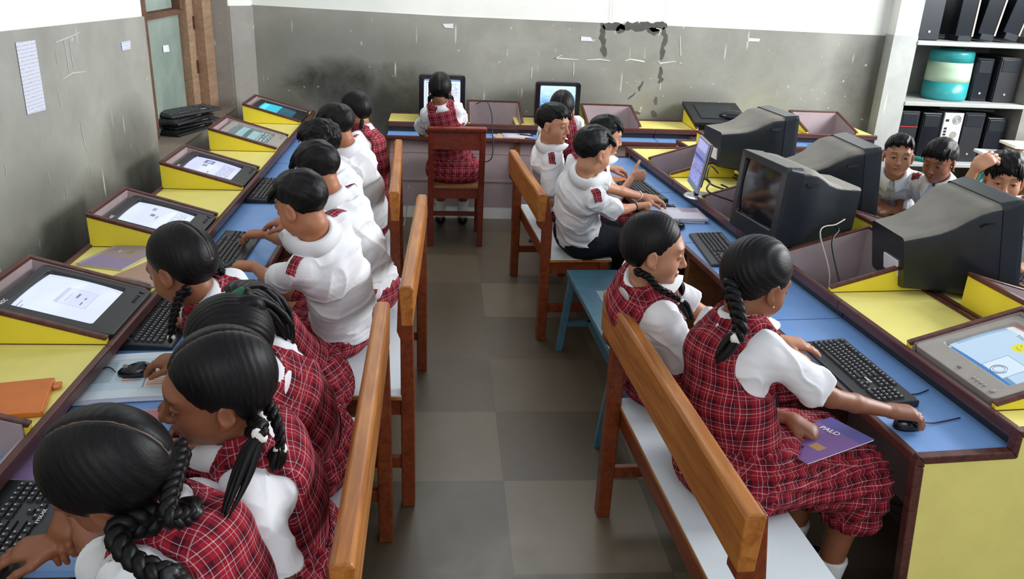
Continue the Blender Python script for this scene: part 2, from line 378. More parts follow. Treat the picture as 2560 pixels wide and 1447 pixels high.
# papers stuck to walls
def paper(name, label, quad, thick, mat, parent=None):
    vs = [Vector(q) for q in quad]; n = (vs[1]-vs[0]).cross(vs[3]-vs[0]).normalized()*thick
    o = MB().add([*vs, *[v+n for v in vs]], [(0, 1, 2, 3), (7, 6, 5, 4), (0, 4, 5, 1), (1, 5, 6, 2), (2, 6, 7, 3), (3, 7, 4, 0)]).build(name, mat)
    return tag(o, label, 'paper')
tp = NT('typed_list'); v = tp.coord('Object'); wv = tp.n('ShaderNodeTexWave', bands_direction='Z'); tp.l(v, 0, wv, 0); wv.inputs['Scale'].default_value = 22
n2 = tp.noise(v, 160, 2); f = tp.math('MULTIPLY', tp.ramp((wv, 1), [(.55, (0, 0, 0)), (.7, (1, 1, 1))]), tp.ramp(n2, [(.45, (0, 0, 0)), (.55, (1, 1, 1))]))
tp.color(tp.mix(tp.math('MULTIPLY', f, .5), srgb(206, 208, 222), srgb(120, 122, 140))); tp.rough(.7); M['typed'] = tp.m
paper('paper_notice', 'long narrow typed list pasted on the grey left wall', [(-1.637, 3.4467, 1.5381), (-1.637, 3.6096, 1.5331), (-1.637, 3.6063, 1.256), (-1.637, 3.4449, 1.2622)], .001, M['typed'])
paper('paper_label', 'small white printed label on the left wall near the window recess', [(-1.637, 4.5357, 1.4425), (-1.637, 4.6689, 1.4409), (-1.637, 4.66, 1.3992), (-1.637, 4.5379, 1.4009)], .001, M['typed'])
paper('paper_label', 'small square sticker on the green window glass', [(-1.85, 5.8581, 1.2983), (-1.85, 5.9763, 1.2927), (-1.85, 5.9868, 1.2473), (-1.85, 5.8596, 1.2546)], .001, M['paper'])
paper('paper_scrap', 'torn white scrap stuck high on the back wall above the seated girl', [(-0.0096, 6.976, 1.4292), (0.0765, 6.976, 1.4355), (0.0771, 6.976, 1.3987), (0.0098, 6.976, 1.4023)], .001, M['paper'])
paper('paper_scrap', 'white scrap stuck on the back wall left of the peeled patch', [(1.1173, 6.976, 1.3754), (1.1966, 6.976, 1.372), (1.2156, 6.976, 1.3414), (1.1165, 6.976, 1.3409)], .001, M['paper'])
paper('paper_scrap', 'white scrap stuck on the back wall at the right, above the round headset', [(2.5158, 6.976, 1.4142), (2.6117, 6.976, 1.4113), (2.6084, 6.976, 1.3889), (2.5129, 6.976, 1.3886)], .001, M['paper'])
# ------------------------------------------------------------------ computer desks
ZT, ZB = .72, .655           # yellow top, blue keyboard shelf
DY, DB = .42, .31            # depth of yellow top, of blue shelf
HB, HF = .135, .022          # height of the sloped surround at its back and front
def make_desk(loc, rz, hy, label, group, L=.95, hw=.44, end_near=False, end_far=False, hutch=True, plinth=False, db=DB, HB=HB, pan=-.13):
    """local x: 0 back .. DY yellow .. DY+DB blue front; local y: 0..L along the row; hy = near side of the surround"""
    t = empty('computer_desk', loc, rz, label, 'desk', group)
    X1, X2 = DY, DY+db; h0, h1 = hy, hy+hw
    b = MB(); tk = .02
    if hutch:
        if h0 > .01: b.box(.0, X1, 0, h0, ZT-tk, ZT)
        if h1 < L-.01: b.box(.0, X1, h1, L, ZT-tk, ZT)
    else: b.box(0, X1, 0, L, ZT-tk, ZT)
    b.each('desk_top', M['yellow'], t, bevel=.002)
    # blue keyboard shelf and its lipping
    MB().box(X1-.12, X2-.008, .004, L-.004, ZB-.018, ZB).build('keyboard_shelf', M['blue'], t)
    tr = MB()
    tr.box(X2-.01, X2+.012, 0, L, ZB-.024, ZB+.007)
    tr.box(X1-.004, X1+.02, 0, L, ZT-.026, ZT+.012)           # front lipping of the top
    tr.box(-.016, .006, 0, L, ZT-.024, ZT+.010)              # back lipping
    tr.each('lipping', M['trim'], t, bevel=.005)
    # carcass: modesty panel, dividers, legs
    MB().box(X1+pan, X1+pan+.015, 0, L, .10, ZB-.018).box(.0, .014, 0, L, .08, ZT-.02).box(X1+pan-.03, X1+pan+.021, .0, L, .30, .315).box(X1+pan-.03, X1+pan+.021, .0, L, .52, .535).each('modesty_panel', M['pink'], t)
    c = MB()
    for y in (0, L-.022): c.box(.0, X2-.05, y, y+.022, 0.0, ZB-.02)
    c.each('side_panel', M['raw_wood'], t, bevel=.002)
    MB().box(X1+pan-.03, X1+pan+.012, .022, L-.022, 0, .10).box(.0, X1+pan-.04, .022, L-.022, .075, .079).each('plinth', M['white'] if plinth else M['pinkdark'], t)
    MB().box(X1-.014, X1-.010, .003, L-.003, ZB+.001, ZT-.024).build('gap_shade_strip', M['black'], t)  # black strip standing in for the shade in the slot under the top
    if hutch:
        s = MB()
        prof = [(.0, ZT-.01), (X1-.006, ZT-.01), (X1-.006, ZT+HF), (.0, ZT+HB)]
        s.prism(prof, 'y', h0, h0+.014); s.prism(prof, 'y', h1-.014, h1)
        s.box(0, .012, h0+.014, h1-.014, ZT-.01, ZT+HB)
        s.each('surround_panel', M['yellow2'], t)
        p = MB()     # painted inside of the well
        pin = [(.012, ZT-.19), (X1-.02, ZT-.19), (X1-.02, ZT+HF+.004), (.012, ZT+HB-.001)]
        p.prism(pin, 'y', h0+.014, h0+.022); p.prism(pin, 'y', h1-.022, h1-.014)
        p.box(.012, .022, h0+.02, h1-.02, ZT-.19, ZT+HB-.001); p.box(X1-.03, X1-.02, h0+.02, h1-.02, ZT-.19, ZT-.012)
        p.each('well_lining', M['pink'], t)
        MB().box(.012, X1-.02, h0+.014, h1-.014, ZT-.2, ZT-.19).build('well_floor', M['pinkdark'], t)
        q = MB(); r = .010
        def bar(a, c, b_, d):   # along slope
            q.tube([a, c], r, 6)
        sl = lambda x: ZT+HB+(HF-HB)*x/(X1-.006)+.004
        q.prism([(-.002, sl(0)-.010), (X1-.01, sl(X1)-.010), (X1-.002, sl(X1)+.003), (X1-.02, sl(X1)+.009), (-.002, sl(0)+.008)], 'y', h0-.004, h0+.018)
        q.prism([(-.002, sl(0)-.010), (X1-.01, sl(X1)-.010), (X1-.002, sl(X1)+.003), (X1-.02, sl(X1)+.009), (-.002, sl(0)+.008)], 'y', h1-.018, h1+.004)
        q.box(-.004, .018, h0+.018, h1-.018, sl(0)-.010, sl(0)+.008)
        q.each('surround_lipping', M['trim'], t, bevel=.004)
        MB().box(.004, X1-.01, h0-.0012, h0+.001, ZT, ZT+.0025).box(.004, X1-.01, h1-.001, h1+.0012, ZT, ZT+.0025).each('joint_line', M['cable'], t)
    for flag, y in ((end_near, -.018), (end_far, L)):
        if flag:
            pr = [(.0, 0), (X2-.06, 0), (X2+.002, ZB-.02), (X2+.002, ZB-.004), (X1+.012, ZB-.004), (X1+.012, ZT-.004), (0, ZT-.004)]
            MB().prism(pr, 'y', y, y+.018).build('end_panel', M['yellow'], t)
            e = MB()
            ol = [(X2-.055, 0), (X2+.012, ZB-.018), (X2+.005, ZB+.008), (X1+.02, ZB+.008), (X1+.018, ZT+.01), (-.01, ZT+.01)]
            il = [(X2-.085, 0), (X2-.02, ZB-.03), (X2-.02, ZB-.018), (X1-.004, ZB-.018), (X1-.002, ZT-.014), (-.01, ZT-.014)]
            for i in range(len(ol)-1):
                e.prism([ol[i], ol[i+1], il[i+1], il[i]], 'y', y-.008, y+.022)
            e.each('end_lipping', M['trim'], t, bevel=.004)
    return t

# ------------------------------------------------------------------ CRT monitors
def screen_mat(name, paint, strength=.85):
    """screen image drawn with the face's own UV (0..1)"""
    t = NT(name); uv = t.n('ShaderNodeTexCoord'); sep = t.n('ShaderNodeSeparateXYZ'); t.l(uv, 'UV', sep, 0)
    c = paint(t, sep)
    t.b.inputs['Base Color'].default_value = (.01, .01, .012, 1)
    t.l(c, 2 if c.bl_idname == 'ShaderNodeMix' else 0, t.b, 'Emission Color'); t.b.inputs['Emission Strength'].default_value = strength
    t.rough(.12, .5); return t.m
def rectmask(t, sep, x0, x1, y0, y1):
    a = t.math('MULTIPLY', t.math('GREATER_THAN', (sep, 0), x0), t.math('LESS_THAN', (sep, 0), x1))
    b = t.math('MULTIPLY', t.math('GREATER_THAN', (sep, 1), y0), t.math('LESS_THAN', (sep, 1), y1))
    return t.math('MULTIPLY', a, b)
def page(bgc, rects, noise_txt=None):
    def f(t, sep):
        c = t.n('ShaderNodeRGB'); c.outputs[0].default_value = bgc
        for (x0, x1, y0, y1, col) in rects: c = t.mix(rectmask(t, sep, x0, x1, y0, y1), c, col)
        if noise_txt:
            x0, x1, y0, y1, col, sx, sy = noise_txt
            uv = t.coord('UV', (sx, sy, 1)); vr = t.n('ShaderNodeTexVoronoi', distance='CHEBYCHEV'); t.l(uv, 0, vr, 0); vr.inputs['Scale'].default_value = 1; vr.inputs['Randomness'].default_value = .35
            m = t.math('MULTIPLY', rectmask(t, sep, x0, x1, y0, y1), t.ramp(vr, [(.26, (1, 1, 1)), (.32, (0, 0, 0))]))
            c = t.mix(m, c, col)
        return c
    return f
SW = srgb(214, 224, 246); DG = srgb(120, 130, 160)
def cloudsky(t, sep):
    v = t.coord('UV', (3, 5, 1)); n = t.noise(v, 1.5, 4)
    c = t.ramp((sep, 1), [(0, srgb(120, 190, 225)), (.35, srgb(70, 150, 215)), (.7, srgb(180, 225, 245)), (1, srgb(215, 240, 250))])
    return t.mix(t.math('MULTIPLY', t.ramp(n, [(.5, (0, 0, 0)), (.65, (1, 1, 1))]), .7), c, srgb(235, 248, 252))
SCR = {
 'dialog': screen_mat('screen_white_dialog', page(SW, [(.30, .72, .22, .62, srgb(182, 192, 222)), (.31, .71, .23, .57, srgb(208, 218, 242)), (.36, .6, .5, .505, DG), (.50, .62, .40, .43, DG), (.36, .44, .3, .32, DG), (.5, .56, .3, .32, DG), (.04, .2, .93, .94, DG), (.04, .12, .88, .89, DG)])),
 'doc': screen_mat('screen_document', page(SW, [(.45, .55, .55, .62, DG), (.38, .52, .48, .52, srgb(170, 178, 205)), (.70, .84, .62, .68, srgb(150, 158, 190)), (.0, .01, 0, 1, DG)], (.08, .9, .1, .3, DG, 26, 40))),
 'page': screen_mat('screen_page', page(srgb(206, 212, 246), [(.62, .88, .55, .75, srgb(110, 115, 150)), (.66, .84, .6, .7, srgb(170, 175, 215)), (.4, .55, .62, .72, DG), (.1, .2, .5, .53, DG)], (.05, .8, .1, .35, DG, 22, 30))),
 'folder': screen_mat('screen_dark_folder', page(srgb(96, 120, 128), [(.0, 1, .62, .8, srgb(150, 200, 205)), (.1, .85, .3, .5, srgb(160, 205, 208))], (.05, .95, .03, .3, srgb(215, 235, 235), 14, 12)), .7),
 'cyan': screen_mat('screen_half_cyan', page(srgb(30, 90, 110), [(0, 1, .45, 1, srgb(40, 190, 220)), (.15, .9, .8, .95, srgb(90, 225, 240))]), .9),
 'white': screen_mat('screen_white_window', page(srgb(222, 232, 250), [(0, 1, .95, 1, srgb(120, 150, 190)), (.05, .2, .88, .9, DG), (.62, .9, .85, .86, DG), (.6, .95, .45, .455, DG), (.05, .06, .1, .85, DG)], (.62, .95, .5, .8, srgb(170, 180, 205), 20, 18)), .9),
 'sky': screen_mat('screen_sky', cloudsky, .9),
 'game': screen_mat('screen_blue_page', page(srgb(186, 212, 236), [(0, 1, .93, 1, srgb(206, 216, 226)), (.0, 1, .86, .93, srgb(222, 228, 232)), (0, .62, .965, 1, srgb(196, 110, 120)), (.0, .05, .15, .86, srgb(150, 185, 214)), (0, 1, 0, .06, srgb(60, 120, 190)), (.02, .06, .01, .05, srgb(190, 225, 245)), (.52, .84, .06, .42, srgb(140, 170, 200)), (.53, .83, .07, .41, srgb(212, 230, 246)), (.84, 1, .06, .12, srgb(110, 150, 190))]), .8),
 'off': screen_mat('screen_off', page((.006, .007, .009, 1), []), .02),
}
def screen_patch(w, h, z0, bulge, n=8):
    mb = MB(); vs = []; 
    for j in range(n+1):
        for i in range(n+1):
            u, v = i/n*2-1, j/n*2-1
            vs.append((u*w/2*(1-.012*v*v), v*h/2*(1-.012*u*u), z0 + bulge*(1-.5*u*u-.5*v*v)))
    fs = [(j*(n+1)+i, j*(n+1)+i+1, (j+1)*(n+1)+i+1, (j+1)*(n+1)+i) for j in range(n) for i in range(n)]
    mb.add(vs, fs); return mb
def put_uv(o, w, h):
    me = o.data; uv = me.uv_layers.new(name='UVMap')
    for l in me.loops:
        p = me.vertices[l.vertex_index].co; uv.data[l.index].uv = (p.x/w+.5, p.y/h+.5)
def crt(t, mat, scr, w=.395, h=.365, deep=.38, brand=None, topmat=None, boff=.0, vents=True, brandpos=None):
    """CRT in a local frame: x right, y up, z out of the screen (as its user sees it), origin at the bezel centre"""
    sw, sh = w*.775, h*.675; oy = .022
    bz = MB()
    outer = rrect(w, h, .018); outb = rrect(w*.985, h*.985, .03)
    inner = rrect(sw+.008, sh+.008, .012, cy=oy); inn2 = rrect(sw, sh, .010, cy=oy)
    bz.loft([[(x, y, -.085) for x, y in outb], [(x, y, -.02) for x, y in outer], [(x*.995, y*.995, 0) for x, y in outer], [(x, y, .002) for x, y in inner], [(x, y, -.012) for x, y in inn2]], cap=False)
    bz.build('bezel', mat, t, smooth=False, bevel=.003)
    s = screen_patch(sw+.002, sh+.002, -.013, .012).build('screen', scr, t, smooth=True, fix=False); put_uv(s, sw, sh); s.location = (0, oy, 0)
    # back shell, top falls in an S curve
    rings = []
    for k, (zz, ww, top, bot) in enumerate([(-.08, .97, .48, .48), (-.12, .955, .475, .48), (-.16, .92, .46, .47), (-.205, .86, .40, .455), (-.25, .80, .33, .43), (-.30, .74, .285, .40), (-.345, .70, .265, .36), (-deep, .66, .25, .30)]):
        W2, T, B = ww*w/2, top*h, -bot*h
        r = .03*(1-.4*k/7)
        rings.append([(x, y, zz) for x, y in rrect(2*W2, T-B, r, 4, 0, (T+B)/2)])
    sh_ = MB().loft(rings)
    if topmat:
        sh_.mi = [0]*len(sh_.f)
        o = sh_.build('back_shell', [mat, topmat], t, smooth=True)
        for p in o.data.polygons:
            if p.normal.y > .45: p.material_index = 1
    else: o = sh_.build('back_shell', mat, t, smooth=True)
    o.modifiers.new('es', 'EDGE_SPLIT').split_angle = R_(50)
    bt = MB()
    for i in range(4): bt.lathe([(.0055, 0), (.0055, .004), (.003, .005)], 12, Matrix.Translation((w*.18+i*.017, -h/2+.026, .0)))
    bt.lathe([(.009, 0), (.009, .004), (.006, .005)], 16, Matrix.Translation((w*.40, -h/2+.026, 0)))
    bt.each('control_button', mat, t, smooth=False)
    if brand: text(brand, t, M['white'], .019, ((brandpos or (-w*.4+.01, h/2-.022))[0], (brandpos or (0, h/2-.022))[1], .0015), name='logo_lettering')
    return t
def crt_thing(label, scr, mat, brand, mat4, group, **k):
    stand = k.pop('stand', False)
    t = empty('crt_monitor', label=label, cat='monitor', group=group); crt(t, mat, scr, brand=brand, **k)
    if stand:
        h = k.get('h', .365)
        s = MB()
        # base below, in the same frame (y up): neck + disc
        for (r0, y0), (r1, y1) in (((.13, -h/2-.045), (.13, -h/2-.035)), ((.125, -h/2-.035), (.07, -h/2-.015)), ((.07, -h/2-.015), (.09, -h/2+.01))):
            s.loft([[(r0*math.cos(a), y0, -.17+r0*math.sin(a)) for a in [2*math.pi*i/24 for i in range(24)]], [(r1*math.cos(a), y1, -.17+r1*math.sin(a)) for a in [2*math.pi*i/24 for i in range(24)]]])
        s.build('swivel_base', mat, t, smooth=False)
    t.matrix_world = mat4; return t
def frame(origin, up, out):
    """matrix with y=up, z=out (x = y cross z)"""
    z = Vector(out).normalized(); y = Vector(up); y = (y - z*y.dot(z)).normalized(); x = y.cross(z)
    m = Matrix((x, y, z)).transposed().to_4x4(); m.translation = origin; return m

# ------------------------------------------------------------------ keyboards, mice, cables
def key_layout():
    rows = []
    ks = .019
    def run(x, y, ws): 
        for w_ in ws: rows.append((x, y, w_*ks)); x += w_*ks
    y0 = .030
    run(-.214, y0+5.3*ks, [1]); 
    for gx in (-.214+2*ks, -.214+6.5*ks, -.214+11*ks): run(gx, y0+5.3*ks, [1]*4)
    run(-.214, y0+4*ks, [1]*13+[2]); run(-.214, y0+3*ks, [1.5]+[1]*12+[1.5]); run(-.214, y0+2*ks, [1.75]+[1]*11+[2.25]); run(-.214, y0+ks, [2.25]+[1]*10+[2.75]); run(-.214, y0, [1.25]*3+[6.25]+[1.25]*4)
    a = -.214+15.35*ks
    run(a, y0+5.3*ks, [1]*3); run(a, y0+4*ks, [1]*3); run(a, y0+3*ks, [1]*3); run(a+ks, y0+ks, [1]); run(a, y0, [1]*3)
    b = a+3.35*ks
    for r in (4, 3, 2, 1): run(b, y0+r*ks, [1]*4)
    run(b, y0, [2, 1, 1])
    return rows
KL = key_layout()
legend = NT('pale_key_legend'); legend.b.inputs['Base Color'].default_value = srgb(196, 196, 196); legend.rough(.6)
def make_keyboard():
    t = empty('keyboard', (0, 0, 0), 0, 'keyboard', 'keyboard')
    b = MB()
    prof = [(-.082, 0), (-.088, .006), (-.082, .014), (-.055, .018), (.078, .028), (.084, .022), (.084, 0)]
    b.prism(prof, 'x', -.232, .232); b.build('case', M['black'], t, bevel=.004)
    k = MB(); lg = MB()
    for x, y, w_ in KL:
        yy = y-.082; z = .017+(yy+.055)*.075; g = .0012; kk = .0025
        k.loft([[(x+g, yy+g, z), (x+w_-g, yy+g, z), (x+w_-g, yy+.019-g, z), (x+g, yy+.019-g, z)], [(x+g+kk, yy+g+kk*.6, z+.008), (x+w_-g-kk, yy+g+kk*.6, z+.008), (x+w_-g-kk, yy+.019-g-kk*1.2, z+.0085), (x+g+kk, yy+.019-g-kk*1.2, z+.0085)]])
        if w_ < .06: lg.add([(x+.0055, yy+.0095, z+.0089), (x+.0105, yy+.0095, z+.0089), (x+.0105, yy+.0135, z+.0092), (x+.0055, yy+.0135, z+.0092)], [(0, 1, 2, 3)])
    kk_ = k.build('keys', M['key'], t); lg.build('key_legend', legend.m, kk_)
    return t
KB0 = make_keyboard()
USED = {}
def place(proto, key, loc, rz, label, group=None, tilt=(0, 0)):
    if key not in USED: USED[key] = 1; o = proto; o.location = loc; o.rotation_euler = (tilt[0], tilt[1], rz); o['label'] = label
    else: o = dup(proto, loc, (tilt[0], tilt[1], rz), label)
    if group: o['group'] = group
    return o
def make_mouse():
    t = empty('computer_mouse', (0, 0, 0), 0, 'mouse', 'mouse')
    b = MB(); rings = []
    for s_, hh in ((0, .0), (.0, .006), (.25, .016), (.5, .024), (.8, .031), (1., .034)): pass
    n = 20; prof = [(1.0, 0), (1.02, .008), (.97, .018), (.84, .027), (.6, .033), (.25, .0355)]
    for r, z in prof: rings.append([(r*.030*math.cos(2*math.pi*k/n), r*.053*math.sin(2*math.pi*k/n), z*(.92-.25*math.sin(2*math.pi*k/n))) for k in range(n)])
    b.loft(rings); b.build('body', M['blackgloss'], t, smooth=True)
    MB().prism([(math.cos(a)*.008+.028, math.sin(a)*.008+.026) for a in [2*math.pi*i/12 for i in range(12)]], 'x', -.003, .003).build('scroll_wheel', M['grey'], t)
    return t
MS0 = make_mouse()
def cable(label, pts, r=.0025, mat='cable', name='cable', n=6):
    # smooth through points
    P = [Vector(p) for p in pts]; out = []
    for i in range(len(P)-1):
        p0 = P[max(i-1, 0)]; p1 = P[i]; p2 = P[i+1]; p3 = P[min(i+2, len(P)-1)]
        for k in range(6):
            u = k/6
            out.append(.5*((2*p1)+(-p0+p2)*u+(2*p0-5*p1+4*p2-p3)*u*u+(-p0+3*p1-3*p2+p3)*u**3))
    out.append(P[-1])
    return tag(MB().tube(out, r, n).build(name, M[mat], smooth=True), label, 'cable')

# ------------------------------------------------------------------ the left row of desks (against the left wall)
XDL = -1.465
LAB = ['left wall desk '+s for s in ('nearest the camera, the orange pencil box lying on it', 'with the big white screen showing a dialog box', 'with the lavender textbook lying in front of its screen surround', 'standing third from the back corner', 'with the pale grey monitor sunk in it', 'in the back corner with the half cyan screen')]
YL = [1.52+.955*k for k in range(6)]
for k, y in enumerate(YL):
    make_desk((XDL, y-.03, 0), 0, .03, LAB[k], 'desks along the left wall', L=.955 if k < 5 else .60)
def sunk(t_or_mat, k, hy0, label, scr, mat, brand, off=(0, 0, 0), **kw): pass
SL = math.atan2(HB-HF, DY)
def sunk_left(y, label, scr, mat=None, brand='AOC', dz=0, dx=.015, extra=0, **kw):
    # screen out-vector: up and towards +x
    c = Vector((XDL+DY*.52+dx, y+.22, ZT+(HB+HF)/2-.012+dz))
    out = Vector((math.sin(SL+extra), 0, math.cos(SL+extra)))
    up = Vector((-math.cos(SL), 0, math.sin(SL)))
    return crt_thing(label, SCR[scr], mat or M['black'], brand, frame(c, up, out), 'monitors sunk into the left desks', w=.392, h=.375, deep=.19, **kw)
sunk_left(YL[1], 'black monitor sunk in the desk, showing a big white page with a dialog box', 'dialog', dz=.004, dx=.025)
sunk_left(YL[2], 'black monitor sunk in the desk beyond the purple workbook, white document on screen', 'doc')
sunk_left(YL[3], 'black monitor sunk in the desk beside the window sill, grey picture on its page', 'page', mat=M['black'])
sunk_left(YL[4], 'pale grey monitor sunk in the left desk, icons on its dark screen', 'folder', mat=M['grey'], brand=None)
sunk_left(YL[5], 'black monitor in the back left corner with a half cyan screen', 'cyan', brand=None)

# ------------------------------------------------------------------ the right double row
RA = .088                       # the row turns a little from the room's axis
RY = math.atan(RA)              # rotate local frame; local x points back->front = towards -X
def rr(u, v, z=0):
    """u: distance to the right of the divider lipping, v: along the row from its near end"""
    c, s = math.cos(RY), math.sin(RY)
    return Vector((1.655 + u*c - v*s, 1.945 + u*s + v*c, z))
NR = 4
rlab = ['yellow and blue desk with the large yellow end panel and the grey monitor', 'right row desk with the empty well beside the girl with one long braid', 'right row desk under the black monitor turned to the left', 'far desk of the right row, with the silver flat screen']
for k in range(NR):
    # rotated by 180 deg: local origin at back, far side
    v1 = .955*(k+1)
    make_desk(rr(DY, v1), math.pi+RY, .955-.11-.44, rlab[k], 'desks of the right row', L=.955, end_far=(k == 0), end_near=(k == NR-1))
blab = ['yellow desk of the far right row at the frame edge', 'yellow desk of the far right row under the big turned monitor', 'yellow desk of the far right row behind the left-turned monitor', 'farthest yellow desk of the far right row, below the rear monitor']
for k in range(NR):
    v0 = .955*k+.28
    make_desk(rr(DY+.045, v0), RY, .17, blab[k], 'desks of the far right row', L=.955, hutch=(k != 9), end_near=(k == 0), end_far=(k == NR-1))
def sunk_right():
    v = .11+.22; c = rr(DY*.48, v, ZT+(HB+HF)/2-.004)
    out = rr(-math.sin(SL), 0)-rr(0, 0); out.z = math.cos(SL); up = rr(math.cos(SL), 0)-rr(0, 0); up.z = math.sin(SL)
    t = crt_thing('grey monitor sunk in the near right desk, yellow smiling face on its blue page', SCR['game'], M['grey'], None, frame(c, up, out), None, w=.396, h=.385, deep=.19)
    fl = emit('screen_text', srgb(70, 90, 110), .8)
    text('Your text here', t, fl, .022, (-.01, .098, .0025), name='screen_lettering', ext=.0001)
    M['smile'] = emit('smile_yellow', srgb(226, 222, 20), .75)
    MB().lathe([(.028, 0), (.0275, .0006)], 32, Matrix.Translation((-.005, .058, .0015))).build('smiling_face', M['smile'], t)
    e = MB()
    for x in (-.014, .004): e.lathe([(.0025, 0), (.0025, .0004)], 10, Matrix.Translation((x, .064, .0024)))
    e.tube([(-.018, .052, .0024), (-.012, .046, .0024), (-.004, .044, .0024), (.006, .047, .0024)], .0009, 5)
    e.build('face_marks', fl, t)
    ck = MB(); ck.tube([(.065+.024*math.cos(a), -.075+.024*math.sin(a), .001) for a in [2*math.pi*i/28 for i in range(29)]], .0012, 5)
    ck.tube([(.065+.017*math.cos(a), -.075+.017*math.sin(a), .001) for a in [2*math.pi*i/28 for i in range(29)]], .0009, 5)
    ck.build('clock_ring', fl, t)
    text('LG', t, emit('logo_white', srgb(60, 60, 64), .3), .013, (0, -.165, .0025), name='logo_lettering')
sunk_right()
# ------------------------------------------------------------------ back row against the back wall (faces the camera)
BY = 6.93   # its back edge
# local x (back->front) -> world -Y : rotation -90deg ; local y -> world +X
xs = [-.42, .58, 1.68, 2.62]; hyl = [.62, .56, .34, .31]
bl = ['desk at the back wall behind the girl on the wooden chair', 'desk at the back wall with papers on its blue shelf', 'desk at the back wall with the dark flat lid', 'desk at the back wall beside the pillar']
for k in range(4):
    L = (xs+[3.52])[k+1]-xs[k]
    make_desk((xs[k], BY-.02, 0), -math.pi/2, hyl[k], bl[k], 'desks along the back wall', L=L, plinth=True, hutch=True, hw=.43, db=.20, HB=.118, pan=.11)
# ------------------------------------------------------------------ benches, chair
def make_bench(loc, rz, L, label, rear_h=.875, dark='bench_dark', inn=False):
    """local: x=0 rear posts .. .36 front, y 0..L"""
    t = empty('school_bench', loc, rz, label, 'bench', 'wooden benches with white seats')
    D = .37; sz = .47
    mb = MB(); mb.box(.045, D+.01, -.005, L+.005, sz-.018, sz-.004); mb.build('seat_board', M['bench_wood'], t, bevel=.002)
    MB().box(.047, D+.008, -.003, L+.003, sz-.004, sz).build('seat_laminate', M['laminate'], t)
    a = MB()
    a.box(.05, D-.01, .02, .045, sz-.09, sz-.018).box(.05, D-.01, L-.045, L-.02, sz-.09, sz-.018)
    a.box(.05, .075, .04, L-.04, sz-.09, sz-.018).box(D-.04, D-.015, .04, L-.04, sz-.09, sz-.018)
    a.each('apron', M[dark], t, bevel=.002)
    for y in (.0, L-.055):
        # rear post: leg below, swelling into the back rest
        prof = [(.0, 0), (.048, 0), (.05, sz), (.048, .66), (.020, rear_h), (-.028, rear_h), (-.03, rear_h-.16), (.0, rear_h-.19)]
        if inn: prof = [(.0, 0), (.048, 0), (.05, sz), (.05, rear_h-.19), (.062, rear_h-.16), (.056, rear_h), (.010, rear_h), (.002, sz)]
        p = MB().prism(prof, 'y', y, y+.055)
        p.build('rear_leg', M[dark], t, bevel=.005)
        MB().box(D-.055, D-.005, y, y+.055, 0, sz-.018).build('front_leg', M[dark], t, bevel=.004)
        MB().box(.04, D-.05, y+.015, y+.04, .16, .205).build('stretcher', M[dark], t, bevel=.002)
    e = .040 if inn else 0
    r = MB().prism([(-.034+e, rear_h-.135), (.006+e, rear_h-.135), (.012+e, rear_h), (.004+e, rear_h+.012), (-.03+e, rear_h+.012), (-.036+e, rear_h)], 'y', -.01, L+.01)
    r.build('back_rail', M['bench_wood'], t, bevel=.005)
    return t
# left benches: rear towards the aisle (+X) so local x -> -X : rotate 180
make_bench((-.155, 2.45, 0), math.pi+.01, 1.22, 'nearest left bench, its yellowish back rail running out at the bottom of the frame', inn=True)
make_bench((-.062, 3.76, 0), math.pi-.02, 1.16, 'middle left bench with the chipped white seat edge behind the boy', inn=True)
make_bench((-.235, 5.02, 0), math.pi+.035, 1.2, 'farthest left bench, nearest to the back wall', inn=True)
make_bench((.655, 1.36, 0), .055, 1.22, 'near right bench with thick orange-brown back rail in front of the girls')
make_bench((.525, 4.07, 0), .07, 1.05, 'far right bench on which the boy in black trousers sits', rear_h=.81)
def make_blue_bench():
    t = empty('blue_bench', (.70, 2.98, 0), .05, 'small worn blue painted bench between the two right benches', 'bench')
    L, W = 1.02, .27; z = .44
    MB().box(0, W, 0, L, z-.03, z).build('seat_board', M['bluepaint'], t, bevel=.004)
    MB().box(.09, .19, .52, .72, z, z+.0008).box(.07, .17, .30, .44, z, z+.0008).each('worn_patch', simple('bare_white_wear', srgb(150, 172, 178), .5, .2, 30), t)
    for y in (.03, L-.05):
        for x, dx in ((.01, -.05), (W-.045, .05)):
            MB().add([(x, y, z-.03), (x+.035, y, z-.03), (x+.035, y+.03, z-.03), (x, y+.03, z-.03), (x+dx, y-.01, 0), (x+dx+.035, y-.01, 0), (x+dx+.035, y+.02, 0), (x+dx, y+.02, 0)], [(0, 1, 2, 3), (7, 6, 5, 4), (0, 4, 5, 1), (1, 5, 6, 2), (2, 6, 7, 3), (3, 7, 4, 0)]).build('leg', M['bluepaint'], t, bevel=.003)
        MB().box(-.02, W+.01, y, y+.02, .14, .165).build('stretcher', M['bluepaint'], t)
    MB().box(W/2-.012, W/2+.012, .03, L-.03, .145, .165).build('stretcher', M['bluepaint'], t)
make_blue_bench()
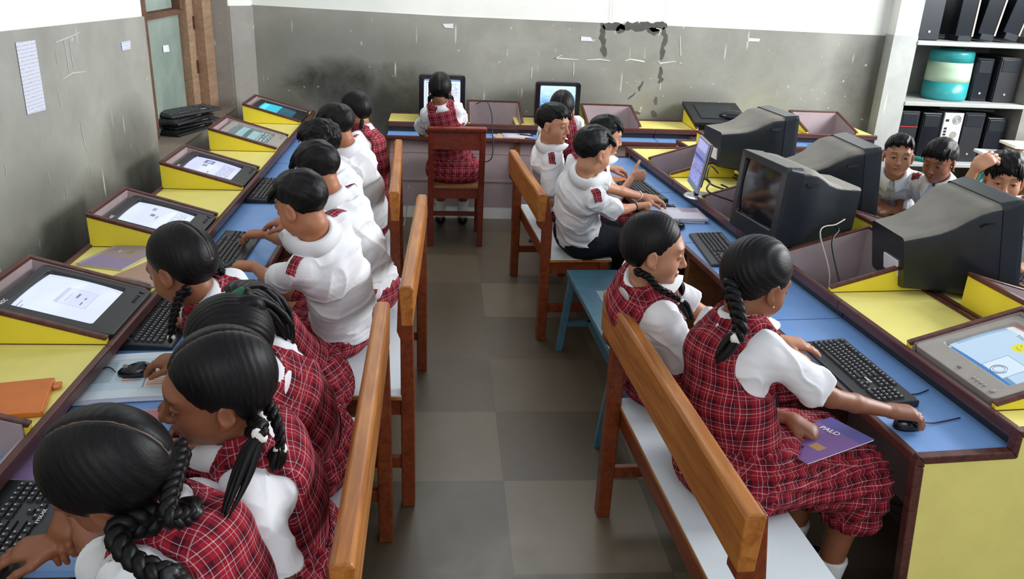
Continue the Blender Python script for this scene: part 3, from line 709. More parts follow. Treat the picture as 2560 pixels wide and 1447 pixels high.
def make_chair():
    t = empty('wooden_chair', (.10, 5.66, 0), .02, 'red-brown wooden chair at the back of the aisle under the seated girl', 'chair')
    W, D, sz, H_ = .39, .40, .44, .86
    MB().box(-W/2+.01, W/2-.01, .0, D, sz-.02, sz).build('seat', M['raw_wood'], t, bevel=.004)
    MB().box(-W/2+.02, W/2-.02, .01, .03, sz-.09, sz-.02).box(-W/2+.02, W/2-.02, D-.03, D-.01, sz-.09, sz-.02).box(-W/2+.005, -W/2+.025, .02, D-.02, sz-.09, sz-.02).box(W/2-.025, W/2-.005, .02, D-.02, sz-.09, sz-.02).each('apron', M['chair_wood'], t, bevel=.002)
    for s in (-1, 1):
        x = s*(W/2-.02)
        MB().prism([(-.005, 0), (.035, 0), (.03, sz), (-.025, H_-.02), (-.06, H_-.02), (-.012, sz)], 'x', x-.02, x+.02).build('rear_leg', M['chair_wood'], t, bevel=.004)
        MB().box(x-.019, x+.019, D-.045, D-.008, 0, sz-.02).build('front_leg', M['chair_wood'], t, bevel=.004)
        MB().box(x-.01, x+.01, .02, D-.02, .18, .21).build('stretcher', M['chair_wood'], t)
    MB().box(-W/2+.04, W/2-.04, .19, .21, .17, .20).build('stretcher', M['chair_wood'], t)
    b = MB(); n = 12
    for z0, z1, y0 in ((H_-.155, H_-.01, -.045),): b.box(-W/2+.03, W/2-.03, y0, y0+.018, z0, z1)
    b.build('back_board', M['chair_wood'], t, bevel=.003)
    MB().prism([(-.07, H_-.03), (-.02, H_-.03), (-.02, H_-.005), (-.03, H_+.006), (-.065, H_+.006), (-.075, H_-.005)], 'x', -W/2-.005, W/2+.005).build('top_rail', M['chair_wood'], t, bevel=.006)
make_chair()
# ------------------------------------------------------------------ people: bodies and clothes grown from distance fields
import openvdb as vdb
UP = np.array([0, 0, 1.])
def nrm(v): v = np.asarray(v, float); return v/max(1e-9, np.linalg.norm(v))
class Field:
    def __init__(s, lo, hi, h):
        s.h = h; s.lo = np.array(lo, float); s.n = np.maximum(4, np.ceil((np.array(hi)-s.lo)/h).astype(int)+1)
        s.f = np.full(s.n, .06, np.float32)
        s.ax = [(s.lo[i]+h*np.arange(s.n[i])).astype(np.float32) for i in range(3)]
    def sub(s, lo, hi):
        a = np.clip(np.floor((np.array(lo)-s.lo)/s.h).astype(int), 0, s.n); b = np.clip(np.ceil((np.array(hi)-s.lo)/s.h).astype(int)+1, 0, s.n)
        if np.any(b-a < 1): return None
        sl = tuple(slice(a[i], b[i]) for i in range(3))
        X, Y, Z = np.ix_(*[s.ax[i][sl[i]] for i in range(3)])
        return sl, X, Y, Z
    def prim(s, p, infl=0., op='u', kk=None):
        k = p['k'] if kk is None else kk
        m = k+.03+infl
        if p['t'] == 'cap':
            a, b = p['a'], p['b']; R = max(p['ra'], p['rb'])*max(1, p.get('lk', 1))+m
            g = s.sub(np.minimum(a, b)-R, np.maximum(a, b)+R)
            if g is None: return
            sl, X, Y, Z = g
            ba = (b-a).astype(np.float32); PX, PY, PZ = X-np.float32(a[0]), Y-np.float32(a[1]), Z-np.float32(a[2])
            lk = p.get('lk', 1)
            if lk != 1:
                L = p['lat'].astype(np.float32); q = (PX*L[0]+PY*L[1]+PZ*L[2])*np.float32(1/lk-1)
                PX, PY, PZ = PX+q*L[0], PY+q*L[1], PZ+q*L[2]
                qb = float(np.dot(ba, L))*(1/lk-1); ba = (ba+qb*L).astype(np.float32)
            bb = max(1e-12, float(np.dot(ba, ba)))
            t = np.clip((PX*ba[0]+PY*ba[1]+PZ*ba[2])/np.float32(bb), 0, 1)
            d = np.sqrt((PX-t*ba[0])**2+(PY-t*ba[1])**2+(PZ-t*ba[2])**2)-(p['ra']+(p['rb']-p['ra'])*t)-infl
        else:
            c = p['c']; r = np.array(p['r'])+infl; R = r.max()+m
            g = s.sub(c-R, c+R)
            if g is None: return
            sl, X, Y, Z = g
            A = p['A'].astype(np.float32)   # rows: axes
            PX, PY, PZ = X-np.float32(c[0]), Y-np.float32(c[1]), Z-np.float32(c[2])
            l = [PX*A[i, 0]+PY*A[i, 1]+PZ*A[i, 2] for i in range(3)]
            k0 = np.sqrt(sum((l[i]/np.float32(r[i]))**2 for i in range(3))); k1 = np.sqrt(sum((l[i]/np.float32(r[i]**2))**2 for i in range(3)))
            d = k0*(k0-1)/np.maximum(k1, 1e-6)
        s.comb(sl, d, op, k)
    def comb(s, sl, d, op, k):
        f = s.f[sl]
        if op == 'u':
            h = np.maximum(k-np.abs(f-d), 0)/max(k, 1e-6); s.f[sl] = np.minimum(f, d)-h*h*k*.25
        elif op == 's':
            d = -d; h = np.maximum(k-np.abs(f-d), 0)/max(k, 1e-6); s.f[sl] = np.maximum(f, d)+h*h*k*.25
        elif op == 'i':
            h = np.maximum(k-np.abs(f-d), 0)/max(k, 1e-6); s.f[sl] = np.maximum(f, d)+h*h*k*.25
    def plane(s, pt, n, k=.004, within=None):
        """keep the side where (x-pt).n < 0"""
        g = s.sub(s.lo, s.lo+s.n*s.h) if within is None else s.sub(within[0]-within[1], within[0]+within[1])
        if g is None: return
        sl, X, Y, Z = g; n = nrm(n)
        d = ((X-pt[0])*n[0]+(Y-pt[1])*n[1]+(Z-pt[2])*n[2]).astype(np.float32)
        if within is not None:   # only inside a ball
            rr_ = np.sqrt((X-within[0][0])**2+(Y-within[0][1])**2+(Z-within[0][2])**2)-within[1]+.01
            d = np.minimum(d, -rr_)
        s.comb(sl, d, 'i', k)
    def mesh(s):
        g = vdb.FloatGrid(.06); s.f[0], s.f[-1] = .06, .06; s.f[:, 0], s.f[:, -1] = .06, .06; s.f[:, :, 0], s.f[:, :, -1] = .06, .06
        g.copyFromArray(np.clip(s.f, -.06, .06), tolerance=0.0); 
        p, q = g.convertToQuads(isovalue=0.0)
        return p.astype(np.float64)*s.h+s.lo, q.astype(np.int64)
def vnormals(v, q):
    n = np.zeros_like(v); a = np.cross(v[q[:, 2]]-v[q[:, 0]], v[q[:, 3]]-v[q[:, 1]])
    for i in range(4): np.add.at(n, q[:, i], a)
    return n/np.maximum(1e-12, np.linalg.norm(n, axis=1))[:, None]
def orient(v, q):
    # signed volume decides the winding
    a = v[q[:, 0]]; b = v[q[:, 1]]; c = v[q[:, 2]]
    return q if np.einsum('ij,ij->i', a, np.cross(b, c)).sum() > 0 else q[:, ::-1]
def smooth(v, q, it=1, w=.5):
    for _ in range(it):
        s_ = np.zeros_like(v); c = np.zeros(len(v))
        for i, j in ((0, 1), (1, 2), (2, 3), (3, 0)):
            np.add.at(s_, q[:, i], v[q[:, j]]); np.add.at(s_, q[:, j], v[q[:, i]]); np.add.at(c, q[:, i], 1); np.add.at(c, q[:, j], 1)
        v = v*(1-w)+w*s_/np.maximum(c, 1)[:, None]
    return v
def mkmesh(name, v, q, mat, parent, attrs={}):
    me = bpy.data.meshes.new(name); n, m = len(v), len(q); k = q.shape[1]
    me.vertices.add(n); me.vertices.foreach_set('co', v.astype(np.float32).ravel())
    me.loops.add(m*k); me.loops.foreach_set('vertex_index', q.astype(np.int32).ravel())
    me.polygons.add(m); me.polygons.foreach_set('loop_start', (np.arange(m)*k).astype(np.int32))
    me.polygons.foreach_set('use_smooth', np.ones(m, bool)); me.update(calc_edges=True)
    for an, arr in attrs.items():
        if arr.shape[1] == 3: at = me.attributes.new(an, 'FLOAT_VECTOR', 'POINT'); at.data.foreach_set('vector', arr.astype(np.float32).ravel())
        else: at = me.attributes.new(an, 'FLOAT_COLOR', 'POINT'); at.data.foreach_set('color', arr.astype(np.float32).ravel())
    me.materials.append(mat)
    o = bpy.data.objects.new(name, me); COL.objects.link(o); o.parent = parent; return o
def wavn(P, f, seed, oct=3):
    """cheap smooth noise -1..1"""
    r = np.random.RandomState(seed); out = np.zeros(len(P)); amp = 1; tot = 0
    for o in range(oct):
        for _ in range(3):
            d = r.normal(size=3); d *= f*(.7+.6*r.rand())/np.linalg.norm(d); ph = r.rand()*6.28; d2 = r.normal(size=3); d2 *= f*.5/np.linalg.norm(d2)
            out += amp*np.sin(P@d+ph+1.3*np.sin(P@d2+ph*2)); tot += amp
        amp *= .5; f *= 2.0
    return out/tot*1.7

# materials for skin, hair and cloth
def skin_mat(name, c, dk):
    t = NT(name); a = t.n('ShaderNodeAttribute', attribute_name='paint'); hl = t.n('ShaderNodeAttribute', attribute_name='hl')
    nz = t.n('ShaderNodeTexNoise'); t.l(hl, 'Vector', nz, 'Vector'); nz.inputs['Scale'].default_value = 28
    base = t.ramp(nz, [(.3, tuple(x*.9 for x in c[:3])+(1,)), (.7, c)])
    m = t.mix(1.0, base, (a, 'Color'), 'MULTIPLY'); t.color(m); t.rough(.48, .4)
    t.b.inputs['Subsurface Weight'].default_value = .12; t.b.inputs['Subsurface Radius'].default_value = (.012, .004, .002); t.b.inputs['Subsurface Scale'].default_value = 1.0
    return t.m
SKIN = {'a': skin_mat('skin_brown', srgb(172, 112, 80), 0), 'b': skin_mat('skin_deep_brown', srgb(140, 88, 62), 0), 'c': skin_mat('skin_light_brown', srgb(188, 134, 104), 0)}
def hair_mat(name, mode):
    t = NT(name); hl = t.n('ShaderNodeAttribute', attribute_name='hl')
    mp = t.n('ShaderNodeMapping'); t.l(hl, 'Vector', mp, 0)
    mp.inputs['Scale'].default_value = {'part': (40, 420, 40), 'back': (420, 25, 420), 'boy': (300, 120, 300)}[mode]
    nz = t.n('ShaderNodeTexNoise'); t.l(mp, 0, nz, 'Vector'); nz.inputs['Scale'].default_value = 1; nz.inputs['Detail'].default_value = 3; nz.inputs['Distortion'].default_value = .4
    c = t.ramp(nz, [(.35, srgb(8, 7, 9)), (.75, srgb(24, 21, 22))])
    if mode == 'part':
        sp = t.n('ShaderNodeSeparateXYZ'); t.l(hl, 'Vector', sp, 0)
        n2 = t.n('ShaderNodeTexNoise'); t.l(hl, 'Vector', n2, 'Vector'); n2.inputs['Scale'].default_value = 45
        xx = t.math('ABSOLUTE', t.math('ADD', (sep_x := (sp, 0)), t.math('MULTIPLY', t.math('SUBTRACT', n2, .5), .008)))
        m = t.math('MULTIPLY', t.math('LESS_THAN', xx, .0011), t.math('GREATER_THAN', (sp, 2), .0))
        c = t.mix(t.math('MULTIPLY', m, .8), c, srgb(118, 88, 70))
    t.color(c); t.rough(.46, .20); t.bump(nz, .4, .0014); return t.m
HAIR = {k: hair_mat('black_hair_'+k, k) for k in ('part', 'back', 'boy')}
def plaid_mat():
    t = NT('red_plaid_cloth'); a = t.n('ShaderNodeAttribute', attribute_name='cl'); b = t.n('ShaderNodeAttribute', attribute_name='cn')
    sp = t.n('ShaderNodeSeparateXYZ'); t.l(a, 'Vector', sp, 0); sn = t.n('ShaderNodeSeparateXYZ'); t.l(b, 'Vector', sn, 0)
    red, dk, wh, bk = srgb(140, 28, 42), srgb(74, 18, 30), srgb(200, 172, 176), srgb(28, 22, 30)
    cols = []; ws = []
    for i in range(3):
        ph = t.math('FRACT', t.math('DIVIDE', (sp, i), .050))
        r = t.ramp(ph, [(0, wh), (.036, red), (.20, dk), (.30, wh), (.325, dk), (.46, bk), (.50, dk), (.56, red), (.80, wh), (.82, red)], 'CONSTANT')
        cols.append(r); ws.append(t.math('LESS_THAN', t.math('ABSOLUTE', (sn, i)), .74))
    # two stripe families that lie in the surface, woven half and half
    wsum = t.math('ADD', t.math('ADD', ws[0], ws[1]), t.math('ADD', ws[2], .001))
    acc = None
    for c, wt in zip(cols, ws):
        sc = t.mix(1.0, c, t.n('ShaderNodeCombineColor', **{'iRed': t.math('DIVIDE', wt, wsum), 'iGreen': t.math('DIVIDE', wt, wsum), 'iBlue': t.math('DIVIDE', wt, wsum)}), 'MULTIPLY')
        acc = sc if acc is None else t.mix(1.0, acc, sc, 'ADD')
    t.color(acc); t.rough(.85, .1); return t.m
M['plaid'] = plaid_mat()
def cloth(name, c, r=.85):
    t = NT(name); a = t.n('ShaderNodeAttribute', attribute_name='cl')
    nz = t.n('ShaderNodeTexNoise'); t.l(a, 'Vector', nz, 'Vector'); nz.inputs['Scale'].default_value = 9; nz.inputs['Detail'].default_value = 5; nz.inputs['Distortion'].default_value = 1.2
    n2 = t.n('ShaderNodeTexNoise'); t.l(a, 'Vector', n2, 'Vector'); n2.inputs['Scale'].default_value = 4
    t.color(t.ramp(n2, [(.3, tuple(x*.93 for x in c[:3])+(1,)), (.7, c)])); t.rough(r, .15); t.bump(nz, .5, .012); return t.m
M['shirt'] = cloth('white_cotton', srgb(228, 228, 231)); M['black_cloth'] = cloth('black_cloth', srgb(24, 25, 32)); M['sock'] = cloth('white_sock', srgb(220, 220, 220))
M['tie'] = simple('white_hair_band', srgb(226, 220, 214), .8); M['green_tie'] = simple('green_hair_band', srgb(20, 92, 60), .8); M['gold'] = simple('gold_stud', srgb(214, 180, 110), .2, .02, 20, 0, .5, 1)
M['shoe'] = simple('black_shoe', srgb(22, 22, 24), .3)
def eye_mat():
    t = NT('eye'); v = t.coord('Object'); sp = t.n('ShaderNodeSeparateXYZ'); t.l(v, 0, sp, 0)
    t.color(t.ramp(t.math('MULTIPLY', (sp, 1), 60), [(0, srgb(176, 168, 164)), (.575, srgb(40, 22, 15)), (.672, (0.003, .003, .003, 1))], 'CONSTANT')); t.rough(.12, .6); return t.m
M['eye'] = eye_mat()
def eyeball():
    mb = MB(); R0 = .0120; n = 14; m = 10
    mb.loft([[(R0*math.sin(math.pi*(j+.02)/(m+.04))*math.cos(2*math.pi*k/n), R0*math.cos(math.pi*(j+.02)/(m+.04)), R0*math.sin(math.pi*(j+.02)/(m+.04))*math.sin(2*math.pi*k/n)) for k in range(n)] for j in range(m+1)])
    return mb

def cap(a, b, ra, rb, k=.02, lat=None, lk=1): return dict(t='cap', a=np.array(a, float), b=np.array(b, float), ra=ra, rb=rb, k=k, lat=lat, lk=lk)
def ell(c, r, A=None, k=.02): return dict(t='ell', c=np.array(c, float), r=r, A=np.eye(3) if A is None else np.array(A), k=k)

def hand_prims(W, d, n, side, s, curl=(18, 22, 16), spread=5, thumb=(.55, 25), fist=False):
    """W wrist, d finger direction, n back-of-hand normal; side +1 right, -1 left"""
    d = nrm(d); n = nrm(n-np.dot(n, d)*d); r = np.cross(d, n); th = -r*side      # towards the thumb
    P = []
    PL = .072*s
    offs = [.024, .008, -.008, -.022]; lens = [.058, .064, .060, .047]; kn = [.070, .073, .070, .063]
    for i, (o, L, K) in enumerate(zip(offs, lens, kn)):
        base = W+th*o*.62*s+d*.004; K0 = W+d*K*s+th*o*s
        P.append(cap(base, K0, .0125*s, .0095*s, .012))
        a = R_(spread*(1.2-i*.8)); dd = nrm(d*math.cos(a)+th*math.sin(a)); ang = 0; p = K0
        for j, (fr, rad) in enumerate(((.44, .0086), (.32, .0078), (.24, .0070))):
            ang += R_(curl[j]*(1+.12*i)); q = p+(dd*math.cos(ang)-n*math.sin(ang))*L*fr*s
            P.append(cap(p, q, rad*s, rad*.92*s, .004 if j else .006)); p = q
    P.append(cap(W+d*.018*s, W+d*.058*s, .016*s, .017*s, .014, r, 1.55))
    # thumb from the side of the palm
    b0 = W+d*.016*s+th*.020*s-n*.006*s; t1 = nrm(d*.62+th*thumb[0]-n*.25); b1 = b0+t1*.034*s; t2 = nrm(d*.9+th*(thumb[0]-.35)-n*.25); b2 = b1+t2*.028*s; b3 = b2+nrm(t2-n*.2)*.018*s
    P += [cap(b0, b1, .0135*s, .0105*s, .012), cap(b1, b2, .0098*s, .0090*s, .004), cap(b2, b3, .0088*s, .0076*s, .004)]
    return P

NEARX = []
def person(label, pel, head, look, face_deg=180., torso_deg=None, seat=.47, s=1., g='boy', hands=None, vox=.004, skin='a', hair='boy', bottom='shorts', roll=0., hs=.96,
           braids=None, eyes=True, lean=None, wr=1.0, epaul=True, seed=1, lid=.5, smile=0, arm_pole=None, gtie='tie', legs=True, shoe_vis=True, fringe=.062, earring=False, hairkw=None):
    rng = np.random.RandomState(seed)
    org = np.array([pel[0], pel[1], 0.]); t = empty('person', tuple(org), 0, label, 'person')
    Hc = np.array(head, float)-org
    f = np.array([math.cos(R_(face_deg)), math.sin(R_(face_deg)), 0]); rt = np.cross(f, UP)
    td = face_deg if torso_deg is None else torso_deg
    tf = np.array([math.cos(R_(td)), math.sin(R_(td)), 0]); tr = np.cross(tf, UP)
    P = np.array([0, 0, seat+.095*s])
    # head frame
    hf = nrm(look); hr = nrm(np.cross(hf, UP)); hu = np.cross(hr, hf); cr, sr = math.cos(R_(roll)), math.sin(R_(roll)); hr, hu = hr*cr+hu*sr, hu*cr-hr*sr
    Hc = Hc-hu*.034*hs
    HA = np.array([hr, hf, hu]); H = lambda x, y, z: Hc+hs*(hr*x+hf*y+hu*z)
    neckt = H(0, -.018, -.060)
    ax = nrm(neckt-P); N = neckt-.055*s*nrm(neckt-P+UP*.25)
    tl = np.linalg.norm(N-P); up = nrm(N-P); tf2 = nrm(tf-up*np.dot(tf, up)); tr2 = np.cross(tf2, up)
    bow = -.035*s*tf2*(1 if lean is None else lean)
    mid = P*.5+N*.5+bow; chest = P*.22+N*.78+bow*.7
    S = {sd: N-up*.042*s+tr2*sd*.110*s for sd in (1, -1)}
    torso = [cap(P-up*.015, P+up*.03, .084*s, .080*s, .04, tr2, 1.38), cap(P, mid, .077*s, .069*s, .04, tr2, 1.30), cap(mid, chest, .069*s, .076*s, .04, tr2, 1.38),
             cap(chest, N-up*.055*s, .076*s, .050*s, .04, tr2, 1.5), cap(S[1]-tr2*.02*s, S[-1]+tr2*.02*s, .038*s, .038*s, .03), cap(N-up*.04*s, N+up*.012, .054*s, .041*s, .03, tr2, 1.25)]
    arms = {}; body = list(torso); hp = []
    for sd in (1, -1):
        hd = (hands or {}).get(sd)
        UA, FA = .225*s, .205*s
        if hd is None: hd = dict(at=org+P+f*.30*s+rt*sd*.09+UP*.02, d=f-UP*.2+rt*(-sd)*.3, n=UP)
        hds = hd.get('s', s); d_ = nrm(hd['d']); W = np.array(hd['at'], float)-org-d_*.075*hds
        v = W-S[sd]; D = np.linalg.norm(v)
        if D > (UA+FA)*.985: 
            sc_ = D/((UA+FA)*.985); UA *= min(sc_, 1.22); FA *= min(sc_, 1.22)
            if D > (UA+FA)*.985: W = S[sd]+v/D*(UA+FA)*.985; v = W-S[sd]; D = np.linalg.norm(v)
        a_ = (UA*UA-FA*FA+D*D)/(2*D); h_ = math.sqrt(max(0, UA*UA-a_*a_)); pole = hd.get('pole'); pole = (-UP*.9+tr2*sd*.55-tf2*.35) if pole is None else np.array(pole, float)
        dv = v/D; pp = nrm(pole-dv*np.dot(pole, dv)); E = S[sd]+dv*a_+pp*h_
        arms[sd] = (S[sd], E, W)
        body += [cap(S[sd], E, .034*s, .026*s, .02), cap(E, E*.6+W*.4, .0255*s, .0245*s, .012), cap(E*.6+W*.4, W, .0245*s, .0175*s, .012, np.cross(d_, hd.get('n', UP)), 1.15)]
        hp += hand_prims(W, d_, np.array(hd.get('n', UP), float), sd, hds, hd.get('curl', (18, 22, 16)), hd.get('spread', 5), hd.get('thumb', (.55, 25)))
        if hd.get('wrist'): 
            m4 = frame(Vector(W*.88+E*.12), Vector(tr2), Vector(W-E))
            w_ = MB().tube([(.0235*math.cos(a)*s, .0215*math.sin(a)*s, 0) for a in [2*math.pi*i/24 for i in range(25)]], .0022 if hd['wrist'] != 'cable' else .003, 6).build('bangle' if hd['wrist'] != 'cable' else 'wrist_band', M['gold'] if hd['wrist'] == 'gold' else (M['cable'] if hd['wrist'] == 'cable' else M['white']), t, smooth=True)
            w_.matrix_local = m4
    body += [cap(N-up*.02, neckt, .041*s, .037*s, .02), cap(neckt, H(0, -.01, -.03), .037*s, .04*hs, .02)]
    # legs
    TH, SHN = .37*s, .37*s; legp = []; knees = {}
    for sd in (1, -1):
        hipj = P+rt*sd*.068*s-UP*.012; kn = hipj+f*TH+rt*sd*.02*s; kn[2] = seat+.012
        an = kn+f*(-.05*s)-UP*min(SHN, kn[2]-.07); knees[sd] = (hipj, kn, an)
        legp += [cap(hipj, kn, .078*s, .053*s, .03), cap(kn, kn*.6+an*.4-f*.01, .050*s, .044*s, .02), cap(kn*.6+an*.4-f*.01, an, .044*s, .028*s, .015), cap(an-UP*.03, an+f*.10*s-UP*.045*s, .030*s, .022*s, .02)]
    body += legp
    E_ = lambda c, r, k, A=None: ell(H(*c), [x*hs for x in r], HA if A is None else A, k*hs)
    headp = [E_((0, -.014, .044), (.071, .086, .077), .03), E_((0, .022, .000), (.060, .062, .082), .03), E_((0, .048, -.068), (.026, .026, .023), .035), E_((0, .005, -.052), (.050, .055, .030), .03),
             E_((.033, .045, -.024), (.027, .030, .028), .025), E_((-.033, .045, -.024), (.027, .030, .028), .025), E_((0, .072, .034), (.044, .013, .011), .022)]
    face_after = [cap(H(0, .078, .020), H(0, .096, -.014), .0075*hs, .0085*hs, .012), E_((0, .099, -.021), (.0110, .0100, .0090), .008), E_((.0105, .089, -.025), (.0062, .0085, .0062), .005), E_((-.0105, .089, -.025), (.0062, .0085, .0062), .005),
                  E_((0, .079, -.0465), (.0190, .0125, .0058), .005), E_((0, .077, -.0575), (.0160, .0125, .0065), .005), E_((0, .071, -.078), (.016, .012, .012), .014)]
    hb = [p for p in body]+headp
    pts = [p['a'] for p in body+hp if p['t'] == 'cap']+[p['b'] for p in body+hp if p['t'] == 'cap']+[H(0, 0, .15), H(.1, .1, 0), H(-.1, -.1, 0), H(-.1, .12, 0), H(.1, -.12, 0)]
    lo = np.min(pts, 0)-.12*s; hi = np.max(pts, 0)+.12*s; lo[2] = max(lo[2], -.01)
    F = Field(lo, hi, vox)
    for p in body+headp: F.prim(p)
    for sx in (1, -1): F.prim(E_((sx*.0315, .092, .012), (.0155, .016, .0120), .014), op='s')
    for sx in (1, -1): F.prim(E_((sx*.0300, .0715, .011), (.0142, .0142, .0130), .004))
    for p in face_after: F.prim(p)
    for sx in (1, -1): F.prim(E_((sx*.0055, .097, -.0285), (.0028, .004, .003), .002), op='s')
    F.prim(E_((0, .0965, -.0520), (.0180, .0090, .0016), .003), op='s')
    if eyes:
        for sx in (1, -1): F.prim(E_((sx*.0305, .0855, .0105-.003*lid), (.0128, .0100, .0050-.0034*lid), .002), op='s')
    # ears
    for sx in (1, -1):
        ca, sa = math.cos(.35), math.sin(.35)
        A = np.array([hr*ca-hf*sa*sx, hr*sa*sx+hf*ca, nrm(hu)]); A2 = np.array([A[0], nrm(A[1]*.97-A[2]*.25*0), A[2]])
        F.prim(ell(H(sx*.0745, -.006, .000), [.0075*hs, .0175*hs, .0285*hs], A2, .006)); F.prim(ell(H(sx*.0835, -.003, .003), [.0065*hs, .0105*hs, .0185*hs], A2, .003), op='s'); F.prim(ell(H(sx*.073, .004, -.024), [.006*hs, .008*hs, .009*hs], A2, .006))
    for p in hp: F.prim(p)
    v, q = F.mesh(); q = orient(v, q); v = smooth(v, q, 1, .35)
    L = ((v-Hc)@HA.T)/hs; x, y, z = L[:, 0], L[:, 1], L[:, 2]; ax_ = np.abs(x)
    pc = np.ones((len(v), 4)); sm = lambda e0, e1, t_: np.clip((t_-e0)/(e1-e0), 0, 1)
    brow = np.exp(-((z-(.0335+.0035*np.cos((ax_-.032)*70)))/.0032)**2)*sm(.010, .016, ax_)*(1-sm(.044, .052, ax_))*(y > .045)
    lips = np.exp(-np.maximum(0, (x/.0205)**2+((z+.052)/.0105)**2-.55)*5)*(y > .066); line = np.exp(-((z+.0520)/.0019)**2)*(ax_ < .021)*(y > .066)
    lash = np.exp(-((z-(.0125-.006*lid+.0045*np.cos((ax_-.0305)*105)))/.0018)**2)*(np.abs(ax_-.0305) < .0150)*(y > .06)
    inhd = (np.abs(x) < .1)*(np.abs(y) < .13)*(z > -.1)*(z < .13)
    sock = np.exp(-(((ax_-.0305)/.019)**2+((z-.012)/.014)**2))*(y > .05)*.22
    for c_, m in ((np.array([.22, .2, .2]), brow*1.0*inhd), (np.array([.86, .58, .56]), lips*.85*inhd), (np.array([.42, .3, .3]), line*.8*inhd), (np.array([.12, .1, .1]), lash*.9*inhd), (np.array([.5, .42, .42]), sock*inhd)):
        pc[:, :3] = pc[:, :3]*(1-m[:, None])+pc[:, :3]*c_*m[:, None]
    mkmesh('body', v, q, SKIN[skin], t, {'hl': L, 'paint': pc})
    if eyes:
        for sx in (1, -1):
            e = eyeball().build('eye', M['eye'], t, smooth=True); m = Matrix((Vector(hr), Vector(hf), Vector(hu))).transposed().to_4x4(); m = m @ Matrix.Rotation(R_(-8*lid), 4, 'X'); m.translation = Vector(H(sx*.0300, .0718, .0105)); e.matrix_local = m; e.scale = (hs,)*3
    # ---- hair
    F = Field(H(0, 0, .03)-.155*hs, H(0, 0, .03)+.155*hs, min(vox, .0035))
    kw = dict(vol=0.0); kw.update(hairkw or {}); vo = kw['vol']
    F.prim(E_((0, -.018, .048), (.077+vo, .092+vo, .083+vo), .01))
    if g == 'boy': F.prim(E_((0, .018, .083), (.055+vo, .062, .046), .03)); 
    if hair == 'back': F.prim(E_((0, -.045, .030), (.066, .066, .075), .03))
    if hair == 'part': F.prim(E_((0, -.035, .015), (.074, .072, .070), .03))
    # hairline as a height field over head-local (x,y)
    X, Y, Z = np.ix_(*F.ax); PX, PY, PZ = X-Hc[0], Y-Hc[1], Z-Hc[2]
    lx, ly, lz = [((PX*a[0]+PY*a[1]+PZ*a[2])/hs).astype(np.float32) for a in (hr, hf, hu)]
    al = np.abs(lx)
    if g == 'boy':
        hl_ = np.interp(ly.ravel(), [-.12, -.075, -.04, -.018, -.004, .018, .026, .045, .060, .1], [-.056, -.060, -.044, .004, .022, .022, .045, fringe-.008, fringe, fringe+.004]).reshape(ly.shape).astype(np.float32)
        hl_ = hl_+np.where(ly > .04, .010*np.sin(lx*150+seed)+.006*np.sin(lx*370), .002*np.sin(ly*400))-np.where(ly > .055, .2*(al > .05)*al*0, 0)
    else:
        fr = .074 if hair != 'back' else .078
        hl_ = np.interp(ly.ravel(), [-.12, -.06, -.035, -.02, -.002, .018, .035, .055, .075, .1], [-.065, -.068, -.05, .012, .020, .006, .030, .055, fr, fr+.002]).reshape(ly.shape).astype(np.float32)
        hl_ = hl_+np.where(ly > .03, -.012*(al/.06)**2*(al < .08), 0)
    dd = (hl_-lz)*.8*hs
    F.comb((slice(None),)*3, dd.astype(np.float32), 'i', .012)
    v, q = F.mesh(); q = orient(v, q); v = smooth(v, q, 2, .5); n = vnormals(v, q); L = ((v-Hc)@HA.T)/hs
    if hair == 'part': amp = .0003*np.sin(L[:, 1]*520+L[:, 0]*40+3*np.sin(L[:, 2]*30)); amp -= .0030*np.exp(-(L[:, 0]/.005)**2)*(L[:, 2] > 0)
    elif hair == 'back': amp = .0007*np.sin(L[:, 0]*460+L[:, 2]*240+3*np.sin(L[:, 1]*30))
    else: amp = .0022*wavn(L*np.array([1.6, .7, 1]), kw.get('freq', 110), seed, 2)*kw.get('amp', 1.)
    v = v+n*(amp*hs)[:, None]
    ho = mkmesh('hair', v, q, HAIR[hair if hair in HAIR else 'boy'], t, {'hl': L})
    if g == 'boy':      # loose locks over the forehead and crown
        lk = MB(); 
        for i in range(kw.get('locks', 44)):
            a0 = rng.uniform(-1, 1); y0 = rng.uniform(.0, .045); x0 = a0*.058
            z0 = .127*math.sqrt(max(.05, 1-(x0/.085)**2-(y0/.105)**2)); p0 = H(x0, y0-.02, z0+.002+vo*.7); fl = rng.uniform(.025, .045)
            x1 = x0+rng.uniform(-.012, .016); p1 = H(x1*1.06, min(.078, y0+fl*.8), z0*.90+.006+vo*.6); z2 = fringe+.002+.012*rng.rand()-.03*abs(a0)**3
            p2 = H(x1*1.12+rng.uniform(-.006, .006), .088-.30*abs(x1)**1.35*2.2, z2+.006)
            pt = []
            for k in range(6):
                u = k/5; pt.append((1-u)**2*p0+2*u*(1-u)*p1+u*u*p2)
            lk.tube(pt, [.003, .0075, .009, .008, .0055, .0012], 5)
        o = lk.build('hair_lock', HAIR['boy'], ho, smooth=True)
    # braids: three real strands woven round each other
    for br in (braids or []):
        path = [np.array(H(*br['from']))]+[np.array(x, float)-org for x in br['pts']]
        Pp = []
        for i in range(len(path)-1):
            p0 = path[max(i-1, 0)]; p1 = path[i]; p2 = path[i+1]; p3 = path[min(i+2, len(path)-1)]
            for k in range(10):
                u = k/10; Pp.append(.5*((2*p1)+(-p0+p2)*u+(2*p0-5*p1+4*p2-p3)*u*u+(-p0+3*p1-3*p2+p3)*u**3))
        Pp.append(path[-1]); Pp = np.array(Pp); ln = np.concatenate([[0], np.cumsum(np.linalg.norm(np.diff(Pp, axis=0), axis=1))])
        T = ln[-1]; R0 = br.get('r', .012); tie = br.get('tie', .8)*T; bm_ = MB(); m = max(24, int(tie/.004))
        def at(sx_): return np.array([np.interp(sx_, ln, Pp[:, i]) for i in range(3)])
